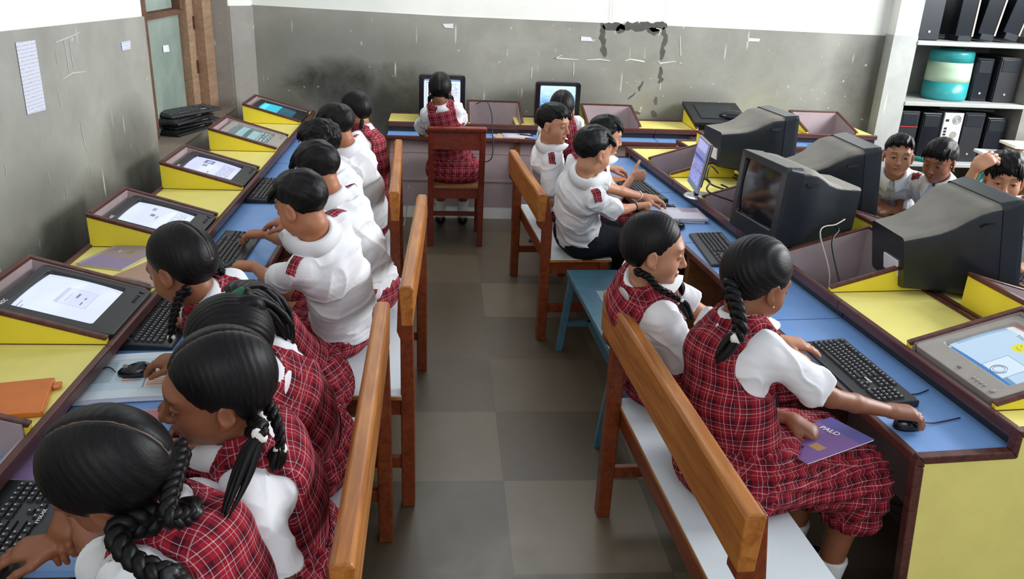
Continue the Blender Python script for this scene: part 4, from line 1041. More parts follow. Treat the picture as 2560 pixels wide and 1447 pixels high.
        for k in range(3):
            pts_ = []
            for i in range(m+1):
                u = i/m*tie; c = at(u); dr = nrm(at(min(T, u+.005))-at(max(0, u-.005))); sd_ = nrm(np.cross(dr, UP*.3+tf2+.01)); nn = np.cross(dr, sd_); ph = u/.040*2*math.pi*(.012/R0)**.5/1.5+2*math.pi*k/3; rr0 = R0*(1.15-.35*u/T)
                pts_.append(c+sd_*math.sin(ph)*rr0*.85+nn*math.sin(2*ph)*rr0*.42)
            bm_.tube(pts_, [R0*(.72-.2*i/m) for i in range(m+1)], 7)
        bo = bm_.build('braid', HAIR['back'], t, smooth=True)
        c = at(tie); dr = nrm(at(min(T, tie+.01))-at(tie-.005)); tm = MB(); m4 = frame(Vector(c), Vector(nrm(np.cross(dr, UP+.01))), Vector(dr))
        tm.loft([[(R0*rr_*math.cos(a)*(1+.18*math.sin(5*a)), R0*rr_*math.sin(a)*(1+.18*math.cos(4*a)), zz*R0) for a in [2*math.pi*i/16 for i in range(16)]] for rr_, zz in ((.5, -.8), (.95, -.5), (1.15, 0), (.95, .5), (.5, .8))], True, m4)
        tm.build('hair_tie', M[gtie], bo, smooth=True)
        tf_ = MB()
        big = R0 > .025
        for i in range(34 if big else 9):
            off = rng.normal(size=3)*(.42 if big else .35); us = [j/9 for j in range(10)]; pp_ = [at(tie+(T-tie)*u)+off*R0*(math.sin(math.pi*min(1, u*.75+.12))*(1.0 if big else 1.3)) for u in us]
            q_ = .30 if big else .58
            tf_.tube(pp_, [R0*q_*(.7+.5*math.sin(math.pi*min(1, u+.15))*(1-u)+.02)*(1-u**4*.9) for u in us], 8)
        tf_.build('braid_end', HAIR['back'], bo, smooth=True)
    if earring:
        for sx in (1, -1):
            g_ = MB(); g_.lathe([(.001, -.003), (.0030, -.0015), (.0035, 0), (.003, .0015), (.001, .003)], 10); o = g_.build('earring', M['gold'], t, smooth=True); o.location = Vector(H(sx*.081, .004, -.030))
    # ---- shirt
    lo = np.min([P, N]+list(S.values())+[a[1] for a in arms.values()], 0)-.17*s; hi = np.max([P, N]+list(S.values())+[a[1] for a in arms.values()], 0)+.17*s; lo[2] = max(lo[2], seat-.01)
    vs_ = max(vox, .004); F = Field(lo, hi, vs_)
    inf = .012*s
    for p in torso[1:]: F.prim(p, inf if p is not torso[-1] else .004, kk=.035)
    hem = P+up*(.0 if g == 'boy' else .03)
    F.prim(cap(P+up*.02, mid, .086*s, .080*s, .04, tr2, 1.36), inf, kk=.03)
    F.plane(hem, -up, .004); 
    for sd in (1, -1):
        a, e, w_ = arms[sd]; ad = nrm(e-a); cl_ = .80*np.linalg.norm(e-a)
        G = Field(lo, hi, vs_); G.prim(cap(a-ad*.0, a+ad*(cl_+.05), .044*s, .056*s, .02)); G.plane(a+ad*cl_, ad, .002)
        F.comb((slice(None),)*3, G.f, 'u', .03)
    nkc = cap(N+up*.004, neckt+up*.03, .049*s, .050*s, .004); F.prim(nkc, op='s')
    v, q = F.mesh(); q = orient(v, q); v = smooth(v, q, 1, .5); n = vnormals(v, q); cen = P*.5+N*.5
    TA = np.array([tr2, tf2, up]); cl = (v-cen)@TA.T
    rg = 1-np.abs(wavn(cl*np.array([1, 1, .5]), 15, seed+3, 2)); rg2 = 1-np.abs(wavn(cl*np.array([.7, 1, 1.2]), 24, seed+31, 2)); wr_ = (rg**4*.012+rg2**5*.007-.005)+wavn(cl*np.array([1, 1, .55]), 26, seed, 3)*.0045+wavn(cl*np.array([.6, .6, 1.4]), 60, seed+5, 2)*.002*(1+3*np.exp(-((cl[:, 2]+tl*.42)/.05)**2))
    if g == 'girl': wr_ = np.where(np.abs(cl[:, 0]) < .125*s, np.minimum(wr_, .001), wr_)
    lowm = np.exp(-np.maximum(0, cl[:, 2]+tl*.40)/.07); v = v+n*(np.maximum(-.007, wr_*wr)+.010*lowm*(g == 'boy'))[:, None]*s
    sho = mkmesh('shirt', v, q, M['shirt'], t, {'cl': cl})
    # collar: stand and fall, points at the front
    mb = MB(); rings = []; m = 40
    for (r0, h_) in ((.0455, -.006), (.048, .022), (.053, .033), (.061, .027), (.080, .000)):
        ring = []
        for k in range(m+1):
            a = -math.pi/2+.20+(2*math.pi-.40)*k/m      # gap at the front
            c0 = N+up*.008+tf2*.004; fr_ = max(0, -math.sin(a)); 
            dirv = tr2*math.cos(a)*1.06-tf2*math.sin(a)
            rr_ = r0*(1+(.38*fr_**4 if r0 > .07 else 0)); hh = h_-(.030*fr_**3 if h_ < 0.0 and r0 > .07 else .012*fr_)-.010*abs(math.cos(a))*(r0 > .07)
            ring.append(tuple(c0+dirv*rr_*s+up*hh*s))
        rings.append(ring)
    mb.loft(rings, False, closed=False); co = mb.build('collar', M['tie'] if False else M['shirt'], t, smooth=True); so = co.modifiers.new('th', 'SOLIDIFY'); so.thickness = .003; so.offset = 1
    nq = n
    def patch(mask_v, off, name, mat, parent, smoothit=0):
        mq = mask_v[q].all(axis=1); qq = q[mq]
        if len(qq) < 4: return
        ids, inv = np.unique(qq, return_inverse=True); vv = v[ids]+nq[ids]*off
        cn = nq[ids]@TA.T
        o = mkmesh(name, vv, inv.reshape(qq.shape), mat, parent, {'cl': cl[ids], 'cn': cn}); so = o.modifiers.new('th', 'SOLIDIFY'); so.thickness = .0018; so.offset = 1; return o
    if g == 'boy' and epaul:
        topw = cl[:, 2]-tl*.5
        for sd in (1, -1):
            mk = (np.abs(cl[:, 1]-.006) < .020*s)&(cl[:, 0]*sd > .088*s)&(cl[:, 0]*sd < .150*s)&(topw > -.07*s)&(nq@up > .35)
            patch(mk, .002, 'epaulette', M['plaid'], t)
    if g == 'boy':
        mk = (cl[:, 1] > 0)&(np.abs(cl[:, 0]-(-.055*s)) < .032*s)&(np.abs(cl[:, 2]-.04*s) < .038*s)&(nq@tf2 > .3)
        patch(mk, .0012, 'pocket', M['shirt'], sho)
        mk = (np.abs(cl[:, 0]) < .009*s)&(cl[:, 1] > 0)&(nq@tf2 > .2)
        patch(mk, .0012, 'button_band', M['shirt'], sho)
    # ---- pinafore bodice over the shirt
    if g == 'girl':
        F = Field(lo, hi, vs_); inf2 = .023*s
        for p in torso[1:]: F.prim(p, inf2, kk=.035)
        F.prim(cap(P+up*.02, mid, .086*s, .080*s, .04, tr2, 1.36), inf2, kk=.03)
        F.plane(P+up*.02, -up, .003)
        F.prim(cap(N+tf2*.020+up*.03, N+tf2*.065+up*.02, .060*s, .062*s, .004), op='s'); F.prim(cap(N-up*.01, neckt, .064*s, .060*s, .004), op='s')
        for sd in (1, -1):
            c_ = S[sd]+tr2*sd*.022*s-up*.022*s
            F.prim(ell(c_, [.046*s, .13*s, .088*s], TA, .004), op='s'); F.plane(S[sd]+tr2*sd*-.018*s, tr2*sd, .003, within=(S[sd]+tr2*sd*.04*s+up*.04, .085*s))
            F.plane(S[sd]-tr2*sd*.004*s, tr2*sd, .003, within=(arms[sd][1]*.6+S[sd]*.4+tr2*sd*.035*s, .12*s))
        v, q = F.mesh(); q = orient(v, q); v = smooth(v, q, 2, .5); n = vnormals(v, q); cl = (v-cen)@TA.T; nq = n
        v = v+n*(np.maximum(-.004, wavn(cl, 22, seed+9, 2)*.0045))[:, None]*s
        wcl = cl+np.stack([wavn(cl, 14, seed+2, 1)]*3, 1)*.004
        pin = mkmesh('pinafore_bodice', v, q, M['plaid'], t, {'cl': wcl, 'cn': n@TA.T})
        mk = (np.abs((v-P)@up-.055*s) < .022*s); cl = wcl; patch(mk, .003, 'waistband', M['plaid'], t)
    # ---- skirt, shorts or trousers
    FA_ = np.array([rt, f, UP])
    def cutseat(F):
        sl, X, Y, Z = F.sub(F.lo, F.lo+F.n*F.h); fc = (X*f[0]+Y*f[1])
        F.comb(sl, np.minimum(seat+.004-Z, .185-fc).astype(np.float32), 'i', .008)
    h1, k1, a1 = knees[1]; h2, k2, a2 = knees[-1]
    lo = np.min([P, k1, k2, h1, h2], 0)-.17*s; hi = np.max([P, k1, k2, h1, h2], 0)+.17*s; lo[2] = (seat-.20 if bottom != 'trousers' else .03)
    if bottom == 'trousers': lo = np.minimum(lo, np.min([a1, a2], 0)-.08); lo[2] = .03
    F = Field(lo, hi, max(vox, .004))
    if g == 'girl':
        F.prim(ell(P+UP*(-.030*s)-f*.012, [.178*s, .150*s, .105*s], FA_, .03)); F.prim(cap(P, P+up*.09*s, .094*s, .088*s, .03, tr2, 1.38), .024*s)
        for h_, k_ in ((h1, k1), (h2, k2)): F.prim(cap(h_, k_, .104*s, .088*s, .06))
        F.prim(cap((h1+h2)/2, (k1+k2)/2-UP*.005, .108*s, .086*s, .06, rt, 1.4))
        F.prim(cap(k1-f*.02, k1-f*.01-UP*.10*s, .090*s, .085*s, .04)); F.prim(cap(k2-f*.02, k2-f*.01-UP*.10*s, .090*s, .085*s, .04)); F.plane((k1+k2)/2+f*.035, f, .02); F.plane((k1+k2)/2-UP*.135*s, -UP, .004); cutseat(F); F.plane(P+UP*.085*s, UP, .004)
    elif bottom == 'shorts':
        F.prim(cap(P-up*.0, P+up*.035, .100*s, .096*s, .04, tr2, 1.42), .008)
        for h_, k_ in ((h1, k1), (h2, k2)): F.prim(cap(h_, h_*.2+k_*.8, .088*s, .080*s, .03), .004)
        for h_, k_ in ((h1, k1), (h2, k2)): F.plane(h_*.30+k_*.70, f, .004)
        cutseat(F); F.plane(P+UP*.07*s, UP, .004)
    else:
        F.prim(cap(P-up*.0, P+up*.035, .100*s, .096*s, .04, tr2, 1.42), .010)
        for h_, k_, a_ in knees.values():
            F.prim(cap(h_, k_, .094*s, .074*s, .05)); F.prim(cap(k_, a_, .070*s, .060*s, .02)); 
        F.plane(np.array([0, 0, .07]), -UP, .004); F.plane(P+UP*.085*s, UP, .004)
        cutseat(F)
    v, q = F.mesh(); q = orient(v, q); v = smooth(v, q, 1, .5); n = vnormals(v, q); cl = (v-P)@FA_.T
    if g == 'girl':
        rad = np.sqrt(cl[:, 0]**2+(cl[:, 1]*.6)**2); u_ = np.where(cl[:, 1] > 0, cl[:, 0]*30, np.arctan2(cl[:, 0], -cl[:, 1]+.10)*5.2)
        u_ = u_ + np.sign(cl[:, 0])*np.clip(-cl[:, 2], -.1, .2)*22
        pl = (np.abs(np.mod(u_+.25*wavn(cl, 12, seed, 1), 1)-.5)*2-.5)*.011*np.clip((rad-.02)/.12, .15, 1)*(n[:, 2] > -.5)
        v = v+n*np.maximum(-.004, pl+.004+wavn(cl, 18, seed, 2)*.006)[:, None]*s; v[:, 2] = np.where((v-P)@f < .18, np.maximum(v[:, 2], seat+.003), v[:, 2])
    else: v = v+n*np.maximum(-.004, (wavn(cl, 30, seed, 3)*.005))[:, None]; 
    wcl = cl+np.stack([wavn(cl, 16, seed+3, 1)]*3, 1)*.006
    mat = M['black_cloth'] if bottom == 'trousers' else M['plaid']
    mkmesh({'girl': 'skirt'}.get(g, bottom), v, q, mat, t, {'cl': wcl, 'cn': n@FA_.T})
    # ---- shoes and socks
    for sd in (1, -1):
        h_, k_, a_ = knees[sd]
        G = Field(a_-.17, a_+.17, .006); G.prim(cap(a_-UP*.045*s, a_+f*.115*s-UP*.055*s, .040*s, .033*s, .02)); G.plane(np.array([0, 0, .004]), -UP, .004); G.plane(a_+UP*.0, UP, .004)
        vv, qq = G.mesh(); qq = orient(vv, qq); mkmesh('shoe', vv, qq, M['shoe'], t)
        if bottom != 'trousers':
            G = Field(a_-.14, a_+.16, .006); G.prim(cap(a_-UP*.03, a_*.6+k_*.4, .034*s, .046*s, .01)); G.plane(a_*.72+k_*.28, UP, .003); vv, qq = G.mesh()
            if len(qq): qq = orient(vv, qq); mkmesh('sock', vv, qq, M['sock'], t, {'cl': vv})
    return t
# ------------------------------------------------------------------ the children
def hand(at, d, n=(0, 0, 1), **k):
    return dict(at=at, d=np.array(d, float), n=np.array(n, float), **k)
def bd(start, *pts, **k): return dict(**{'from': start}, pts=list(pts), **k)
NV = .0033
# left row, near to far
person('girl with two black braids bent low over the nearest keyboard, hair parted', (-.40, 1.27), (-0.5887, 1.2837, 1.05), (-1, .18, -.62), 168, g='girl', hair='part', vox=NV, skin='b', lid=.8, seed=11, hs=1.12, s=1.02, gtie='black', roll=22,
       hands={-1: hand((-0.7848, 1.4863, 0.745), (-.25, -.55, -.8), (-.5, -.8, .3), curl=(12, 18, 12), spread=7), 1: hand((-0.874, 1.4874, 0.715), (-1, -.1, -.12), curl=(14, 18, 12), spread=8)},
       braids=[bd((-.066, -.055, -.05), (-0.5342, 1.186, 0.985), (-0.4922, 1.1382, 0.97), (-0.4358, 1.1222, 0.95), (-0.4108, 1.1392, 0.93), r=.019, tie=.85), bd((.062, -.07, -.05), (-0.4508, 1.197, 1.02), (-0.4291, 1.2259, 0.99), (-0.4291, 1.2611, 0.985), (-0.4608, 1.2861, 0.98), r=.015, tie=.8)], earring=True, hairkw=dict(vol=.006))
person('girl in left profile, white band on the braid over her shoulder', (-.375, 1.66), (-0.4452, 1.5022, 1.11), (-1, -.36, -.14), 186, g='girl', hair='part', vox=NV, skin='b', lid=.35, seed=12, hs=1.08, s=1.04, roll=9, torso_deg=194,
       hands={-1: dict(at=(-.56, 1.44, .60), d=(-1, .1, -.3)), 1: hand((-0.7154, 1.902, 0.7), (-1, .1, -.1))},
       braids=[bd((-.066, -.045, -.045), (-0.3354, 1.4019, 1.05), (-0.3532, 1.3776, 1.03), (-0.3751, 1.3468, 0.98), (-0.3926, 1.2937, 0.93), r=.015, tie=.36), bd((.062, -.07, -.05), (-0.3249, 1.4804, 1.03), (-0.319, 1.4722, 0.97), (-0.328, 1.4617, 0.92), r=.013)], hairkw=dict(vol=.004))
person('girl with a green-banded ponytail, hand on the mouse over the open book', (-.40, 2.12), (-0.5105, 1.8342, 1.04), (-1, -.05, -.62), 172, g='girl', hair='back', vox=NV, skin='b', lid=.8, seed=13, hs=1.04, s=1.0,
       hands={1: hand((-0.8943, 2.3649, 0.715), (-1, .12, -.1), curl=(22, 28, 18)), -1: hand((-0.7599, 2.1542, 0.7), (-1, 0, -.1))},
       braids=[bd((-.0, -.088, .045), (-0.4922, 1.8859, 1.13), (-0.4604, 1.9716, 1.1), (-0.4016, 1.9778, 1.03), (-0.4036, 1.9942, 0.92), r=.034, tie=.14)], gtie='green_tie', hairkw=dict(vol=.004))
person('girl with thin braids on both sides, head between two lit screens', (-.46, 2.52), (-0.7652, 2.3521, 1.06), (-1, .42, -.50), 158, g='girl', hair='part', vox=NV, skin='b', lid=.8, seed=14, s=.98, hs=1.08,
       hands={1: hand((-0.9149, 2.9228, 0.7), (-1, .3, -.1)), -1: hand((-0.9, 2.7204, 0.7), (-1, 0, -.1))},
       braids=[bd((-.062, -.05, -.05), (-0.7385, 2.2548, 0.98), (-0.7701, 2.2665, 0.9), (-0.7784, 2.2584, 0.84), r=.011, tie=.95), bd((.062, -.06, -.05), (-0.7043, 2.544, 0.98), (-0.6817, 2.5516, 0.93), (-0.6517, 2.5307, 0.9), r=.010, tie=.8)], earring=False)
person('boy in a dusty white shirt, nearest boy on the left, hands at the keyboard', (-.37, 2.98), (-0.4708, 2.7338, 1.14), (-.86, .50, -.42), 148, g='boy', vox=NV, skin='a', lid=.6, seed=15, s=1.08, hs=1.0,
       hands={1: hand((-0.9169, 3.8395, 0.72), (-.9, .35, -.08), curl=(14, 20, 14)), -1: hand((-0.8449, 3.2181, 0.725), (-.95, .25, -.05), curl=(35, 40, 25))})
person('boy with rounded black hair behind the nearest boy, white shirt ballooning over the bench', (-.31, 3.33), (-0.4983, 3.2945, 1.12), (-.8, .55, -.5), 150, g='boy', vox=.0038, skin='a', seed=16, s=1.06, hs=1.02, wr=1.3,
       hands={1: hand((-0.8199, 4.0652, 0.72), (-.9, .2, -.1)), -1: hand((-0.8573, 3.6079, 0.73), (-.9, .25, -.1), curl=(20, 26, 16))})
person('boy with curly black hair half hidden behind the round-haired boy', (-.42, 3.78), (-0.555, 3.7846, 1.12), (-.95, .2, -.3), 165, g='boy', vox=.004, skin='a', seed=17, s=1.0, hairkw=dict(amp=2.2, freq=150, vol=.004),
       hands={1: hand((-0.885, 4.7211, 0.72), (-1, .1, -.1)), -1: hand((-0.8749, 4.5391, 0.72), (-1, .1, -.1))})
person('boy on the farthest left bench, straight black hair and plaid shoulder tab', (-.40, 4.33), (-0.5295, 4.1823, 1.13), (-.95, .25, -.35), 160, g='boy', vox=.004, skin='a', seed=18, s=1.04,
       hands={1: hand((-0.8739, 5.3036, 0.72), (-1, .1, -.1)), -1: hand((-0.8315, 5.0284, 0.72), (-1, .1, -.1))})
person('girl with one braid showing, last child of the left row before the corner', (-.43, 4.86), (-0.5129, 4.9053, 1.09), (-.95, .25, -.35), 165, g='girl', hair='part', vox=.004, skin='a', seed=19, s=.95,
       braids=[bd((-.062, -.05, -.05), (-0.463, 4.8125, 1.0), (-0.4812, 4.8656, 0.92), (-0.4793, 4.8809, 0.87), r=.010)], hands={1: hand((-0.8575, 5.7134, 0.7), (-1, .1, -.1)), -1: hand((-0.8136, 5.5885, 0.7), (-1, .1, -.1))})
# aisle, back wall
person('girl seen from behind on the wooden chair, white parting, two short braids', (.085, 5.87), (-0.019, 5.6805, 1.12), (0, 1, -.28), 91, g='girl', hair='part', vox=.0045, skin='b', seed=20, seat=.44, s=.98, lean=-.3,
       braids=[bd((-.055, -.06, -.045), (-0.0876, 5.6719, 1.04), (-0.0907, 5.7264, 0.97), (-0.098, 5.6904, 0.93), r=.010, tie=.6), bd((.055, -.06, -.045), (0.0574, 5.7376, 1.04), (0.0769, 5.9304, 0.97), (0.11, 5.8411, 0.93), r=.010, tie=.5)],
       hands={-1: hand((-0.1349, 6.1714, 0.7), (.1, 1, -.1)), 1: hand((0.1043, 6.3644, 0.7), (-.1, 1, -.1))})
person('girl at the back-wall monitor with the blue sky screen, mostly hidden by the boy', (.87, 5.78), (0.7408, 5.1723, 1.1), (.25, 1, -.2), 88, g='girl', hair='part', vox=.0048, skin='a', seed=21, s=.96,
       braids=[bd((.060, -.05, -.05), (0.8309, 5.3672, 1.0), (0.8554, 5.4168, 0.94), r=.010)])
# right row
person('boy with parted lips facing right, nearest to the wooden chair', (.70, 4.86), (0.6179, 4.6212, 1.1), (1, -.62, -.10), 0, g='boy', vox=.0036, skin='c', seed=22, s=1.0, lid=.35, hs=.98,
       hands={-1: hand((0.9189, 4.954, 0.58), (.8, -.2, -.3)), 1: hand((0.7712, 4.7081, 0.57), (.9, 0, -.3))}, fringe=.064)
person('boy behind the others of the right row, holding up a thumb over the keyboard', (.88, 4.66), (0.8911, 4.4685, 1.07), (1, .12, -.18), 5, g='boy', vox=.0036, skin='c', seed=23, s=.98, lid=.5,
       hands={1: hand((1.1661, 4.6179, 0.8), (.95, .1, .1), (0, -1, .2), curl=(75, 85, 50), spread=0, thumb=(1.5, 0)), -1: hand((1.1393, 5.0474, 0.72), (1, -.1, -.05), curl=(25, 35, 20))}, fringe=.060)
person('boy in black trousers seen from behind, dark cord round his wrist', (.74, 4.20), (0.7173, 3.8759, 1.11), (1, .55, -.22), 22, g='boy', vox=.0033, skin='c', seed=24, s=1.06, bottom='trousers', lid=.6, hs=1.02,
       hands={1: hand((1.1004, 4.1821, 0.745), (.95, .1, .1), (0, .2, 1), curl=(70, 80, 50), spread=0, wrist='cable', thumb=(.4, 0)), -1: hand((1.1974, 4.2806, 0.735), (1, -.05, -.12), curl=(16, 24, 16), wrist='white')})
person('girl in right profile with twin braids, sitting by the blue bench', (.83, 2.62), (0.6609, 2.3925, 1.12), (1, -.22, -.12), 12, g='girl', hair='part', vox=NV, skin='c', seed=25, s=1.07, lid=.7, hs=1.0, fringe=.07,
       hands={-1: hand((1.2974, 2.4386, 0.715), (.98, -.05, -.12), curl=(10, 14, 10), spread=7, wrist='gold'), 1: dict(at=(1.06, 2.50, .60), d=(1, 0, -.2), n=UP)},
       braids=[bd((.066, -.045, -.048), (0.6297, 2.3361, 1.03), (0.6656, 2.3067, 1.0), (0.7257, 2.2853, 0.97), (0.7504, 2.2319, 0.93), r=.0115, tie=.72), bd((-.06, -.05, -.05), (0.7392, 2.4566, 1.0), (0.7745, 2.4722, 0.96), (0.7825, 2.4498, 0.92), r=.010, tie=.8)])
person('girl with a single long braid down her back, right hand on the mouse', (.88, 2.06), (0.8948, 2.1263, 1.12), (1, .42, -.38), 14, g='girl', hair='back', vox=NV, skin='b', seed=26, s=1.08, lid=.7, hs=1.06, torso_deg=20,
       hands={1: hand((1.3954, 2.0442, 0.72), (.98, .02, -.10), curl=(20, 26, 18)), -1: dict(at=(1.10, 2.03, .655), d=(.75, -.5, -.35), n=UP, curl=(25, 30, 18))},
       braids=[bd((-.0, -.098, -.01), (0.7954, 1.9648, 1.03), (0.7718, 1.967, 0.97), (0.7369, 1.9508, 0.93), r=.019, tie=.66)], earring=True, hairkw=dict(vol=.005))
# far right
person('boy looking at the camera beyond the dark monitors, plaid tab on his shoulder', (2.72, 4.62), (2.4275, 4.2141, 1.06), (-.42, -1, .02), 200, g='boy', vox=.0038, skin='c', seed=27, s=.98, lid=.6, fringe=.072, torso_deg=235, seat=.42,
       hands={1: dict(at=(2.45, 4.40, .72), d=(-1, 0, -.1), n=UP), -1: dict(at=(2.40, 4.2, .72), d=(-1, -.2, -.1), n=UP)})
person('boy with a thick side fringe looking down to the left, arm over the desk', (2.78, 4.20), (2.5569, 4.0479, 1.07), (-.95, -.72, -.30), 190, g='boy', vox=.0036, skin='b', seed=28, s=1.02, lid=.7, fringe=.050, torso_deg=215, seat=.42, hairkw=dict(vol=.004, locks=46),
       hands={1: dict(at=(2.42, 4.2, .73), d=(-1, 0, -.1), n=UP), -1: hand((2.3957, 4.2456, 0.73), (-1, -.1, -.05))}, earring=True)
person('boy at the right edge scratching his tousled hair', (2.86, 3.58), (2.6335, 3.6345, 1.08), (-.50, -1, -.05), 200, g='boy', vox=.0036, skin='c', seed=29, s=1.06, lid=.7, fringe=.040, torso_deg=240, seat=.42, hs=1.06, hairkw=dict(vol=.009, amp=2.4, freq=90, locks=60),
       hands={1: hand((2.4967, 3.5645, 1.17), (.75, .1, .45), (-.5, -.5, .6), curl=(14, 26, 22), spread=8, pole=(-1, -.3, -.6)), -1: dict(at=(2.55, 3.3, .73), d=(-1, -.1, -.1), n=UP)})
print('people', round(time.time()-T0, 1))
# ------------------------------------------------------------------ monitors standing on the desks
def upright(px, py, z, out, label, scr, group=None, mat='crt', top=True, tilt=0, **k):
    c = Vector((px, py, z)); o = Vector((out[0], out[1], 0)).normalized()*math.cos(tilt)+Vector((0, 0, math.sin(tilt)))
    return crt_thing(label, SCR[scr], M[mat], None, frame(c, (0, 0, 1), o), group, topmat=M['crttop_lit'] if top else None, stand=True, **k)
upright(-.005, 6.50, .915, (.0, -1), 'black monitor with a white screen, in front of the girl on the chair', 'white', 'standing monitors at the back wall', mat='blackgloss', top=False, w=.355, h=.35, deep=.36)
upright(.895, 6.52, .90, (.02, -1), 'black monitor with a sky blue screen at the back wall', 'sky', 'standing monitors at the back wall', mat='blackgloss', top=False, w=.355, h=.325, deep=.36)
GM = 'big dark monitors on the double row'
upright(1.45, 3.62, .945, (-1, -.16), 'big dark monitor turned to the left, reflecting screen towards the girls', 'off', GM, w=.41, h=.375, deep=.44, tilt=.05)
upright(2.27, 3.12, .95, (1, .0), 'nearest of the big dark monitors seen from behind, white plate at its rear', 'off', GM, w=.40, h=.395, deep=.44, tilt=.20)
upright(2.17, 4.08, .95, (1, .0), 'dark monitor seen from behind, its hood rising beside the boy looking at the camera', 'off', GM, w=.41, h=.39, deep=.46, tilt=.12)
upright(2.09, 4.98, .95, (1, .10), 'farthest of the big dark monitors, white label low on its left side', 'off', GM, w=.40, h=.38, deep=.45, tilt=.05)
# rear plates
for nm, m, (x, y, z) in (('rear_label', 'paper', (0, -.02, -.502)),):
    for o in [o for o in COL.objects if o.get('label', '').startswith(('nearest of the big', 'farthest of the big'))]:
        MB().box(-.09, .02, -.075, -.01, (-.446 if 'nearest' in o['label'] else -.456), (-.440 if 'nearest' in o['label'] else -.450)).build(nm, M[m], o)
# handle slots on the sides of the hoods
for o in [o for o in COL.objects if o.get('group') == GM]:
    for sx in (-1, 1):
        m = MB(); m.prism([(-.012, .0), (-.006, .009), (.006, .009), (.012, 0), (.006, -.009), (-.006, -.009)], 'x', -.0015, .0015)
        e = m.build('grip_slot', M['cable'], o); e.location = (sx*.199, .115, -.14); e.scale = (1, .8, 3.2)
# silver flat monitor
def flat_monitor():
    c = Vector((1.425, 4.46, .925)); t = empty('flat_monitor', label='silver flat monitor seen almost edge-on on the right row', cat='monitor')
    w_, h_ = .31, .245
    b = MB(); b.loft([[(x, y, -.022) for x, y in rrect(w_*.94, h_*.94, .01)], [(x, y, -.012) for x, y in rrect(w_, h_, .012)], [(x, y, 0) for x, y in rrect(w_, h_, .012)]])
    b.build('housing', M['blackgloss'], t, bevel=.002)
    MB().box(-w_/2, w_/2, -h_/2-.028, -h_/2+.004, -.014, .002).box(-w_/2, -w_/2+.011, -h_/2, h_/2, -.014, .003).box(w_/2-.011, w_/2, -h_/2, h_/2, -.014, .003).box(-w_/2, w_/2, h_/2-.011, h_/2, -.014, .003).build('silver_frame', M['silver'], t, bevel=.002)
    s = MB().add([(-w_/2+.011, -h_/2+.004, .0035), (w_/2-.011, -h_/2+.004, .0035), (w_/2-.011, h_/2-.011, .0035), (-w_/2+.011, h_/2-.011, .0035)], [(0, 1, 2, 3)]).build('screen', screen_mat('screen_violet_list', page(srgb(120, 122, 178), [(0, 1, .55, .62, srgb(80, 84, 140)), (0, 1, .3, .33, srgb(84, 88, 145)), (.1, .9, .75, .95, srgb(150, 154, 205))], (.05, .95, .05, .5, srgb(150, 155, 205), 10, 14)), 1.0), t, fix=False); put_uv(s, w_, h_)
    t.matrix_world = frame(c, (.16, 0, 1), (-1, .12, .16))
    n = MB().box(-.022, .022, -.20, -.06, -.045, -.022).build('stand_neck', M['blackgloss'], t, bevel=.004)
    d = MB().lathe([(.0, 0), (.092, 0), (.094, .004), (.085, .010), (.03, .016), (0.001, .017)], 32).build('stand_base', M['silver'], t, smooth=False)
    d.matrix_local = t.matrix_world.inverted() @ Matrix.Translation((c.x+.035, c.y+.01, ZT))
flat_monitor()
# flat dark screen lying face down on a surround at the back wall
t = empty('flat_monitor', (2.02, BY-.02, 0), -math.pi/2, 'dark flat monitor lying face down on a surround at the back wall', 'monitor')
sl_ = math.atan2(.10, .42)
b = MB().box(-.03, .40, -.015, .445, .0, .028).build('housing', M['black'], t, bevel=.004); b.location = (0, 0, ZT+.135); b.rotation_euler = (0, sl_, 0)
b = MB().box(.05, .32, .06, .37, .028, .034).build('rear_panel', M['crt'], t, bevel=.002); b.location = (0, 0, ZT+.135); b.rotation_euler = (0, sl_, 0)
b = MB().loft([[(r*math.cos(a)*.9+.27, r*math.sin(a)*1.5+.33, z) for a in [2*math.pi*i/20 for i in range(20)]] for r, z in ((.075, .03), (.07, .05), (.045, .068), (.015, .074))]).build('stand_foot', M['blackgloss'], t, smooth=True); b.location = (0, 0, ZT+.135); b.rotation_euler = (0, sl_, 0)

# ------------------------------------------------------------------ keyboards and mice
KG = 'black keyboards on the blue shelves'
for (x, y, z, rz, lab) in [
    (-.955, 1.565, ZB, 92, 'black keyboard under the hands of the girl at the bottom left'),
    (-.975, 2.80, ZB, 91, 'black keyboard beside the big white screen, above the open workbook'),
    (-.925, 3.58, ZB, 90, 'black keyboard under the fingers of the boy with the dusty shirt'),
    (-.955, 4.60, ZB, 90, 'black keyboard in front of the third lit screen from the back on the left'),
    (1.405, 2.415, ZB, -86, 'black keyboard with the large hand on it at the near right'),
    (1.325, 3.70, ZB, -93, 'black keyboard between the two girls of the right row'),
    (1.195, 4.77, ZB, -84, 'black keyboard below the raised thumb'),
    (2.17, 6.37, ZB, 2, 'keyboard on the blue shelf at the back wall below the dark flat monitor'),
    (2.50, 4.28, ZB, 92, 'keyboard at the far right behind the dark monitor hood'),
    (2.62, 3.18, ZB, 92, 'keyboard at the right frame edge beyond the nearest dark monitor')]:
    o = place(KB0, 'kb', (x, y, z), R_(rz), lab, KG)
k0 = [o for o in COL.objects if o.get('label', '').startswith('black keyboard under the hands')][0]
text('ProDot', k0, M['white'], .017, (.085, -.052, .0235), name='lettering', rot=(.075, 0, 0))
k1 = [o for o in COL.objects if o.get('label', '').startswith('black keyboard with the large')][0]
text('frontech', k1, M['white'], .014, (.082, -.008, .0265), name='lettering', rot=(.075, 0, 0))
